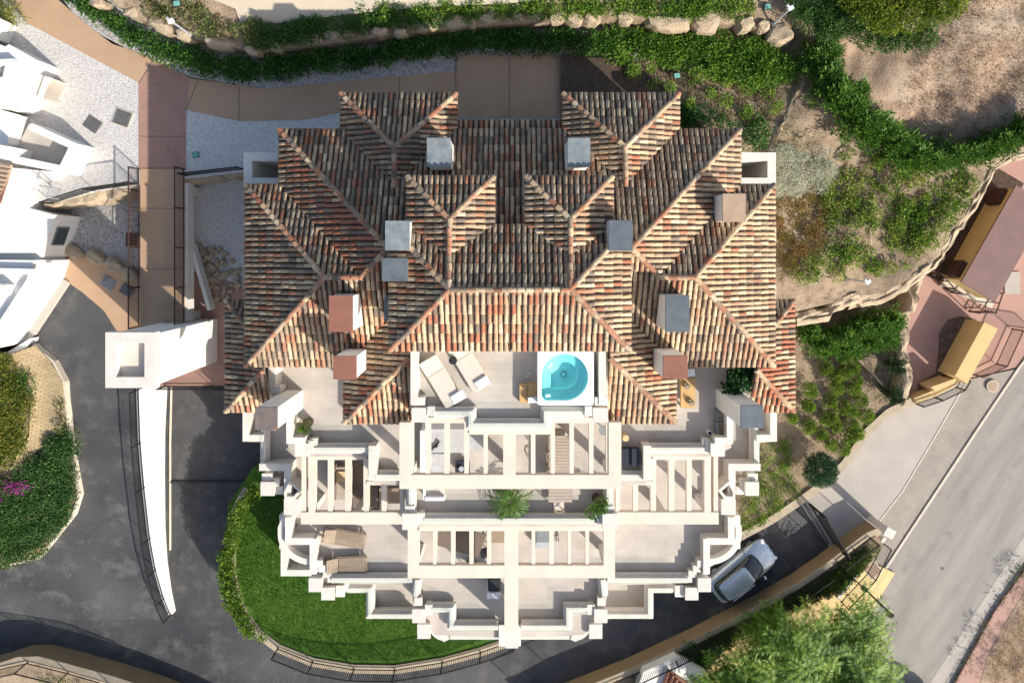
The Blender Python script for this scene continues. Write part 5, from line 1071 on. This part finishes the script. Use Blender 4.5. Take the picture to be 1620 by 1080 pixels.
# ------------------------------------------------ hedge and bank planting
h = thing('ivy_hedge', W(600, 95, 5), 'long dense green creeper hedge along the path below the boulders', 'hedge')
HP = [(95, -20, .45), (140, 12, .5), (190, 44, .5), (240, 72, .55), (300, 96, .6), (360, 108, .62), (420, 110, .62), (480, 104, .62), (560, 92, .6), (640, 80, .6), (720, 70, .6), (800, 66, .6), (890, 66, .6), (960, 72, .62)]
foliage('foliage', alongpath(HP, 5.35, .2, .7, 1.1, sd=3), 120, .15, .5, [(.012, .05, .008), (.028, .095, .014), (.06, .16, .02), (.10, .20, .03)], h, up=.9)
h = thing('green_creeper', W(1120, 90, 5), 'bright green leafy creeper mound behind the north-east roof', 'hedge')
foliage('foliage', scatter([(960, 50), (1060, 62), (1200, 66), (1248, 90), (1246, 122), (1200, 128), (1140, 122), (1080, 98), (1020, 84), (960, 86)], 150, 4, 5.3, .4, .7, .9), 110, .15, .5, [(.04, .11, .01), (.09, .2, .02), (.17, .3, .035)], h, up=.9)
VB = [('upper_bank_shrubs', [(200, -20), (300, -20), (330, 30), (430, 45), (430, 72), (320, 55), (240, 28)], 50, GV, 'mixed green and dry shrubs above the left boulders'),
      ('bank_shrubs', [(400, 50), (520, 34), (680, 20), (700, 36), (560, 48), (410, 78)], 70, G2+GV[:1], 'dark shrubs above the shaded boulders'),
      ('bank_shrubs', [(560, 12), (700, 8), (730, -10), (900, -10), (900, 22), (720, 26), (600, 32)], 90, G1, 'leafy green shrubs along the beige road at the top'),
      ('bank_shrubs', [(900, -10), (1190, -10), (1190, 22), (1100, 24), (980, 22), (905, 20)], 110, G1, 'leafy green shrubs above the sunny right boulders')]
for i, (nm, P, n, pal, lab) in enumerate(VB):
    h = thing('bank_shrubs', W(*P[0], 6), lab, 'shrubs'); h['kind'] = 'stuff'
    foliage('foliage', scatter(P, int(n*1.7), 20+i, 6.3, .22, .48, .9), 150, .14, .42, pal, h, up=.8)
tops = thing('corner_grass', W(20, 20, 5), 'clump of long yellow-green grass in the upper left corner', 'grass clump')
foliage('foliage', scatter([(-30, -30), (12, -20), (42, 30), (25, 40), (-30, 30)], 26, 9, 5.2, .3, .5, 1.0), 90, .4, .09, [(.02, .06, .01), (.16, .18, .03), (.3, .3, .05)], tops)
# small individual shrubs behind the north-east roof
sg = 'small round shrubs behind the north-east roof'
for i, (x, y) in enumerate(((1000, 118), (1028, 110), (1045, 100), (1070, 96), (1032, 135), (1058, 142), (1100, 120), (1125, 118), (1120, 150), (1150, 130), (1175, 142), (1085, 165), (1212, 150), (1224, 172), (1200, 140), (985, 96), (1178, 178), (1145, 160), (1236, 128))):
    c = W(x, y, zhill(x, y)+.1); o = thing('small_shrub', c, 'small bright green shrub on the bare slope behind the north-east roof', 'shrub', sg)
    k = R.uniform(.26, .4); foliage('foliage', [(c.x+R.uniform(-.15, .15), c.y+R.uniform(-.15, .15), c.z+.3, k, k, .4) for _ in range(3)], 190, .12, .5, G1[1:], o, up=.8); trunk(o, c-Vector((0, 0, .2)), c+Vector((0, 0, .4)), .03, [c+Vector((.2, .1, .5))], 'stem')
def bigshrub(P, n, z, lab, pal, rmin=.3, rmax=.5, per=110, size=.13, asp=.5, hz=1.0, sd=1, nm='shrub', cat='shrub', group=None):
    zf = z if callable(z) else (lambda a, b: z); cx0 = sum(p[0] for p in P)/len(P); cy0 = sum(p[1] for p in P)/len(P); c = W(cx0, cy0, zf(cx0, cy0)); o = thing(nm, c, lab, cat, group)
    foliage('foliage', scatter(P, n, sd, lambda a, b: zf(a, b)+.25, rmin, rmax, hz), per, size, asp, pal, o, up=.8); trunk(o, c-Vector((0, 0, .3)), c+Vector((0, 0, .4)), .05, [c+Vector((.3, .1, .5)), c+Vector((-.3, .1, .5))], 'stem'); return o
bigshrub([(1072, 172), (1130, 175), (1165, 205), (1160, 206), (1075, 202)], 22, zhill, 'glossy dark green shrub against the north-east roof', [(.01, .06, .01), (.03, .12, .015), (.07, .2, .025)], sd=5)
bigshrub([(1168, 185), (1195, 180), (1212, 205), (1200, 240), (1168, 240)], 18, zhill, 'glossy green shrub above the white light well on the right', [(.01, .06, .01), (.03, .12, .015), (.07, .2, .025)], sd=6)
bigshrub([(1216, 245), (1250, 236), (1300, 242), (1318, 270), (1300, 298), (1250, 305), (1224, 310), (1214, 280)], 70, zhill, 'silvery grey-green cushion shrub beside the right wall', GS, .3, .5, 330, .1, .25, sd=7)
bigshrub([(1226, 200), (1290, 205), (1300, 236), (1240, 232)], 14, zhill, 'loose olive green shrub above the silvery cushion shrub', [(.08, .1, .02), (.16, .18, .05), (.28, .26, .12)], .2, .4, 70, .13, .3, sd=8)
bigshrub([(1222, 318), (1300, 308), (1308, 350), (1296, 400), (1228, 440)], 75, zhill, 'rust and yellow ground shrub against the right wall', GY, .25, .42, 200, .1, .5, sd=9)
bigshrub([(1268, 402), (1305, 395), (1312, 430), (1280, 444)], 12, zhill, 'green tuft below the rust coloured ground shrub', G1, .2, .35, 130, .11, .3, sd=10)
# slope cover: loose leafy plants
cov = tag(empty('slope_plants', (0, 0, 0)), 'low leafy plants scattered over the slope right of the building', 'ground cover', kind='stuff')
foliage('foliage', scatter([(1300, 300), (1330, 240), (1400, 240), (1500, 270), (1545, 270), (1525, 330), (1480, 390), (1430, 425), (1340, 440), (1240, 440), (1300, 400)], 215, 31, lambda a, b: zhill(a, b)+.12, .12, .45, 1.0), 190, .16, .42, G1+[(.24, .28, .06), (.3, .27, .1)], cov)
foliage('foliage', scatter([(1235, 440), (1330, 400), (1440, 380), (1500, 300), (1380, 250), (1330, 320)], 260, 32, lambda a, b: zhill(a, b)+.06, .15, .38, .35), 90, .13, .2, [(.22, .17, .1), (.34, .27, .17), (.16, .15, .06)], cov)
foliage('foliage', scatter([(960, 95), (1130, 110), (1240, 140), (1230, 200), (1100, 175), (1060, 120)], 240, 33, lambda a, b: zhill(a, b)+.05, .14, .34, .5), 90, .12, .3, [(.1, .1, .04), (.2, .17, .08), (.07, .12, .03)], cov)
foliage('foliage', scatter([(1480, 0), (1640, -20), (1640, 200), (1460, 225), (1420, 160)], 900, 34, lambda a, b: zhill(a, b)+.15, .1, .32, .35), 70, .15, .16, [(.45, .32, .2), (.55, .42, .28), (.22, .14, .09), (.13, .09, .06)], cov)
# ------------------------------------------------ conifers
cgp = 'row of feathery conifers on the ridge'
for i, (x, y, r_) in enumerate(((1275, 100, 1.0), (1292, 128, 1.1), (1310, 155, 1.1), (1330, 176, 1.1), (1352, 200, 1.15), (1378, 216, 1.05), (1402, 232, 1.0), (1428, 248, 1.05), (1456, 256, .9), (1482, 250, .95), (1508, 248, .85), (1534, 240, .9), (1560, 228, .9), (1588, 218, .9), (1612, 208, .95), (1296, 92, .8), (1340, 150, .7))):
    conifer(x, y, zhill(x, y), 1.7, r_*1.02, 'feathery green conifer of the ridge row, '+(ordinal(i)+' from its upper left end' if i < 15 else ('extra one at its upper left end' if i == 15 else 'small one tucked outside its bend')), cgp)
for i, (x, y, r_, h_) in enumerate(((1268, 522, .9, 1.8), (1290, 540, 1.0, 2.0), (1316, 528, 1.0, 2.2), (1342, 516, 1.0, 2.2), (1368, 512, 1.0, 2.2), (1392, 506, .9, 2.0), (1330, 548, .9, 1.8), (1360, 536, .9, 1.9), (1386, 530, .8, 1.8))):
    conifer(x, y, .6, h_, r_, 'dense feathery conifer below the rock ledge, '+('%s from the roof in the upper row' % ordinal(i) if i < 6 else '%s from the roof in the lower row' % ordinal(i-6)), 'conifers below the rock ledge')
for (x, y, lab) in ((1400, 575, 'dark conifer at the plaza edge, upper of two'), (1398, 620, 'dark conifer at the plaza edge, lower of two')): conifer(x, y, .6, 1.6, .75, lab, None, pal=[(.008, .03, .01), (.02, .055, .015), (.035, .085, .02)], nb=40)
o = thing('large_pine', W(1420, 5, 7), 'large yellow-green pine crown at the top edge', 'pine'); foliage('crown', scatter([(1330, -70), (1520, -60), (1500, 5), (1475, 30), (1430, 38), (1370, 28), (1338, 5)], 75, 41, 8.2, .5, .95, .8), 190, .2, .28, [(.05, .1, .01), (.14, .2, .02), (.26, .33, .03)], o, up=.6); trunk(o, W(1420, -5, 6.5), W(1415, -5, 9), .2, [W(1390, 0, 9), W(1450, 10, 9)])
o = thing('dark_shrub_mass', W(1320, 50, 6.5), 'dark green dense shrub below the large pine', 'shrub'); foliage('foliage', scatter([(1252, 0), (1340, -20), (1350, 20), (1400, 42), (1476, 36), (1470, 64), (1420, 80), (1360, 70), (1300, 58), (1262, 30)], 110, 42, 6.9, .35, .7, .8), 170, .13, .42, G2+[(.08, .14, .04)], o); trunk(o, W(1320, 45, 6), W(1320, 45, 7), .1, [W(1300, 40, 7), W(1350, 45, 7)])
# ------------------------------------------------ lower planting: rows of round shrubs
rs = [(1302, 580), (1330, 588), (1318, 612), (1276, 615), (1308, 632), (1344, 612), (1346, 580), (1274, 640), (1316, 595), (1330, 642), (1310, 660), (1275, 672), (1300, 660), (1340, 668), (1345, 648), (1356, 630), (1296, 684), (1318, 672), (1338, 688), (1248, 658), (1310, 700), (1328, 706), (1350, 682), (1272, 638), (1350, 600), (1330, 560), (1365, 655)]
for i, (x, y) in enumerate(rs):
    c = W(x, y, .6); k = R.uniform(.36, .5); o = thing('round_shrub', c, 'small round yellow-green shrub in the brown bed below the conifers', 'shrub', 'round shrubs in the brown bed')
    foliage('foliage', [(c.x, c.y, c.z+.3, k, k, .42)]+[(c.x+R.uniform(-.15, .15), c.y+R.uniform(-.15, .15), c.z+.5, k*.6, k*.6, .3) for _ in range(2)], 600, .11, .45, [(.06, .13, .012), (.14, .24, .022), (.25, .34, .045)], o, up=.8); trunk(o, c-Vector((0, 0, .1)), c+Vector((0, 0, .3)), .03, [c+Vector((.1, .1, .4))], 'stem')
c = W(1287, 735, .7); o = thing('ball_shrub', c, 'large round dark green ball shrub beside the pale forecourt', 'shrub'); foliage('foliage', [(c.x, c.y, c.z+.6, 1.0, 1.0, .95)]+[(c.x+math.cos(a)*.6, c.y+math.sin(a)*.6, c.z+.9, .45, .45, .4) for a in [k*.7 for k in range(9)]], 1100, .1, .35, [(.02, .065, .03), (.045, .11, .045), (.1, .18, .09)], o); trunk(o, c-Vector((0, 0, .3)), c+Vector((0, 0, .5)), .08, [c+Vector((.3, .1, .6))])
bigshrub([(1206, 575), (1225, 570), (1226, 640), (1206, 640)], 6, .6, 'low green shrub beside the right roof corner', G1, sd=12)
cov2 = tag(empty('bed_plants', (0, 0, 0)), 'patchy low plants over the brown bed right of the terraces', 'ground cover', kind='stuff')
foliage('foliage', scatter([(1170, 720), (1250, 690), (1262, 780), (1200, 830), (1168, 840)], 190, 51, .62, .12, .34, .8), 150, .12, .4, G1[1:]+[(.2, .22, .05)], cov2)
foliage('foliage', scatter([(1210, 640), (1400, 540), (1420, 640), (1330, 730), (1262, 785), (1170, 845)], 120, 52, .58, .1, .25, .4), 60, .1, .3, [(.2, .15, .09), (.3, .23, .13), (.1, .11, .04)], cov2)
# ------------------------------------------------ lower left planter
o = thing('dark_shrub_mass', W(80, 800, 3), 'broad dark green shrub filling the rounded end of the left planter', 'shrub'); foliage('foliage', scatter([(118, 690), (118, 740), (118, 790), (104, 820), (62, 872), (0, 888), (-40, 888), (-40, 770), (20, 760), (60, 720), (90, 695)], 300, 61, lambda a, b: zpl(a, b)+.3, .35, .55, .9), 170, .15, .34, [(.025, .08, .022), (.055, .14, .035), (.12, .22, .06)], o, up=.7); trunk(o, W(50, 820, 2), W(50, 820, 3), .08, [W(30, 800, 3)])
o = thing('yellow_green_shrub', W(20, 650, 3.5), 'yellow-green shrub mass left of the stone slope', 'shrub'); foliage('foliage', scatter([(-40, 570), (10, 565), (34, 600), (48, 640), (46, 690), (30, 715), (0, 740), (-40, 750)], 190, 62, lambda a, b: zpl(a, b)+.25, .3, .5, .9), 160, .14, .38, [(.03, .08, .012), (.1, .15, .02), (.2, .22, .03), (.26, .22, .05)], o); trunk(o, W(20, 650, 3), W(20, 650, 3.8), .08, [W(10, 640, 3.9)])
bigshrub([(28, 588), (46, 590), (52, 610), (34, 622)], 7, lambda a, b: 3.5, 'dark green bush overhanging the stone slope', G2, sd=63)
bigshrub([(93, 628), (104, 632), (108, 688), (94, 688)], 9, lambda a, b: 3.1, 'narrow strip of olive shrub between the stone slope and the kerb', [(.04, .08, .02), (.12, .14, .03), (.2, .2, .05)], .2, .3, sd=64)
bigshrub([(-10, 768), (40, 758), (48, 770), (-10, 796)], 18, lambda a, b: 3.2, 'magenta flowering bougainvillea in the left planter', [(.25, .02, .2), (.5, .05, .4), (.1, .12, .03)], .15, .3, 130, .1, .6, sd=65, nm='flowering_shrub')
bigshrub([(-10, 870), (20, 872), (18, 892), (-10, 890)], 8, lambda a, b: 1.9, 'yellow leaved shrub at the foot of the left planter', GY[:3]+G3[:1], .2, .3, sd=66)
for i, (x, y) in enumerate(((104, 770), (110, 782), (106, 800), (100, 812))): rock(x, y, zdrive(0, y)+.25, 9, 7, .5, .3, 500+i, 'cream rubble stone at the rounded planter edge, %s from the top' % ordinal(i), 'cream stones at the planter edge', 'stone', cat='stone')
# ------------------------------------------------ hedge round the lawn, lawn blades
h = thing('lawn_hedge', W(365, 880, 1), 'bright green leafy hedge curving along the left side of the lawn', 'hedge')
foliage('foliage', alongpath([(408, 768, .35), (386, 800, .42), (370, 840, .42), (360, 880, .42), (362, 920, .45), (374, 960, .45), (394, 992, .4), (416, 1006, .25)], 2.35, .16, .5, 1.2, sd=8), 170, .15, .42, [(.05, .12, .012), (.13, .23, .022), (.26, .36, .05)], h, up=.7); trunk(h, W(370, 900, 1.9), W(370, 900, 2.6), .04, [W(368, 880, 2.7)], 'stem')
LP_ = [(372, 800), (376, 900), (390, 955), (416, 990), (446, 1014), (498, 1034), (560, 1045), (625, 1046), (700, 1034), (800, 1000), (800, 920), (600, 870), (480, 830), (440, 770)]
N = 70000; xs = NR.uniform(365, 805, N*2); ys = NR.uniform(770, 1050, N*2); keep = [i for i in range(N*2) if inpoly(xs[i], ys[i], LP_)][:N]
dz = (H-1.97)/F; C = np.stack([(xs[keep]-CX)*dz, -(ys[keep]-CY)*dz, np.full(len(keep), 1.97)], 1); D = NR.normal(size=(len(keep), 3))*.5; D[:, 2] = 1
sh_ = np.array([.45+1.0*mnoise.noise(Vector((c[0]*.35, c[1]*.35, 1)))+.3*mnoise.noise(Vector((c[0]*1.6, c[1]*1.6, 4))) for c in C])
g = leafmesh('grass', C, D, .09, .25, [(.04, .105, .01), (.068, .155, .018), (.12, .205, .03)], up=.1, cshade=sh_); tag(g, 'mown green lawn grass in the garden below the terraces', 'grass', kind='stuff')
# ------------------------------------------------ feathery trees at the bottom right
fern_tree(1150, 1055, 1.0, 4.2, 2.0, 'feathery green tree left of the pair beside the white shed', None, 46, 1)
fern_tree(1235, 1005, 1.0, 4.2, 2.4, 'feathery green tree in the middle, against the brown ramp wall', None, 52, 2)
fern_tree(1300, 1045, .5, 4.6, 2.6, 'feathery green tree nearest the street lamp, reaching over the street', None, 62, 3)
fern_tree(1215, 1090, .8, 4.0, 2.0, 'feathery green tree cut by the bottom edge', None, 36, 4)
fern_tree(1330, 965, .6, 2.6, 1.0, 'young feathery tree beside the yellow pavement', None, 12, 5)
cov3 = tag(empty('bed_grass', (0, 0, 0)), 'dense green grass in the triangular bed beside the gate', 'grass', kind='stuff')
foliage('foliage', scatter([(1386, 862), (1340, 925), (1290, 945), (1235, 970), (1250, 945), (1320, 905), (1370, 868)], 240, 71, 1.05, .18, .36, .9), 190, .15, .25, [(.02, .06, .01), (.06, .12, .02), (.12, .17, .03)], cov3)
foliage('foliage', scatter([(1060, 1030), (1180, 978), (1260, 935), (1235, 968), (1180, 1000), (1110, 1060)], 150, 72, 1.05, .2, .35, .9), 160, .14, .3, G2, cov3)
foliage('foliage', scatter([(55, 1066), (100, 1072), (180, 1092), (60, 1100)], 26, 73, 1.3, .15, .3, .9), 100, .13, .3, G1, cov3)
# verge weeds on the far side of the street
for i, (x, y, r_) in enumerate(((1553, 992, .45), (1546, 1012, .3), (1602, 905, .4), (1614, 895, .4), (1598, 922, .25), (1535, 1032, .25), (1524, 1048, .3), (1580, 945, .2))):
    c = W(x, y, .1); o = thing('weed_clump', c, 'spiky grey-green weed in the gutter on the far side of the street', 'weed', 'weeds in the far gutter'); foliage('foliage', [(c.x, c.y, .25, r_, r_, .35)], 120, .3, .09, [(.04, .07, .02), (.1, .13, .05), (.2, .2, .12)], o); MB().cyl(c, .04, 0, .15).build('root', M['trunk'], o)
cov4 = tag(empty('gutter_plants', (0, 0, 0)), 'thin dark line of weeds between the street gutter and the pink verge', 'weeds', kind='stuff')
foliage('foliage', alongpath([(1630, 885, .1), (1575, 962, .1), (1500, 1095, .1)], .1, .16, .12, .8, .5), 150, .14, .2, [(.03, .04, .02), (.06, .07, .03), (.1, .1, .04)], cov4)
dg = tag(empty('dry_grass', (0, 0, 0)), 'dry golden grass in the lower right corner', 'grass', kind='stuff')
foliage('foliage', scatter([(1640, 930), (1610, 955), (1590, 1000), (1570, 1040), (1555, 1090), (1660, 1090)], 130, 81, .35, .15, .35, .6), 130, .22, .08, GD, dg)
for x, y, r_, lab in ((1532, 292, .5, 'dark green grassy tuft at the crest beside the rock face'), (1455, 330, .4, 'fresh green tuft in the middle of the slope'), (1440, 360, .45, 'green tuft on the slope above the ledge'), (1468, 385, .4, 'green tuft nearest the utility house'), (1392, 425, .45, 'broad-leaved green plant above the lower ledge')):
    c = W(x, y, zhill(x, y)); o = thing('grass_tuft', c, lab, 'plant'); foliage('foliage', [(c.x, c.y, c.z+.15, r_, r_, .35)], 220, .2, .12, G1, o); MB().cyl(c, .04, c.z-.3, c.z+.1).build('root', M['trunk'], o)

a = W(1352, 562, .75); b_ = W(1400, 612, .8); q = MB(); q.bar(a, b_, .08, .06, 7); tag(q.build('fallen_branch', M['captan']), 'pale bare branch lying between the conifers and the round shrubs', 'branch')
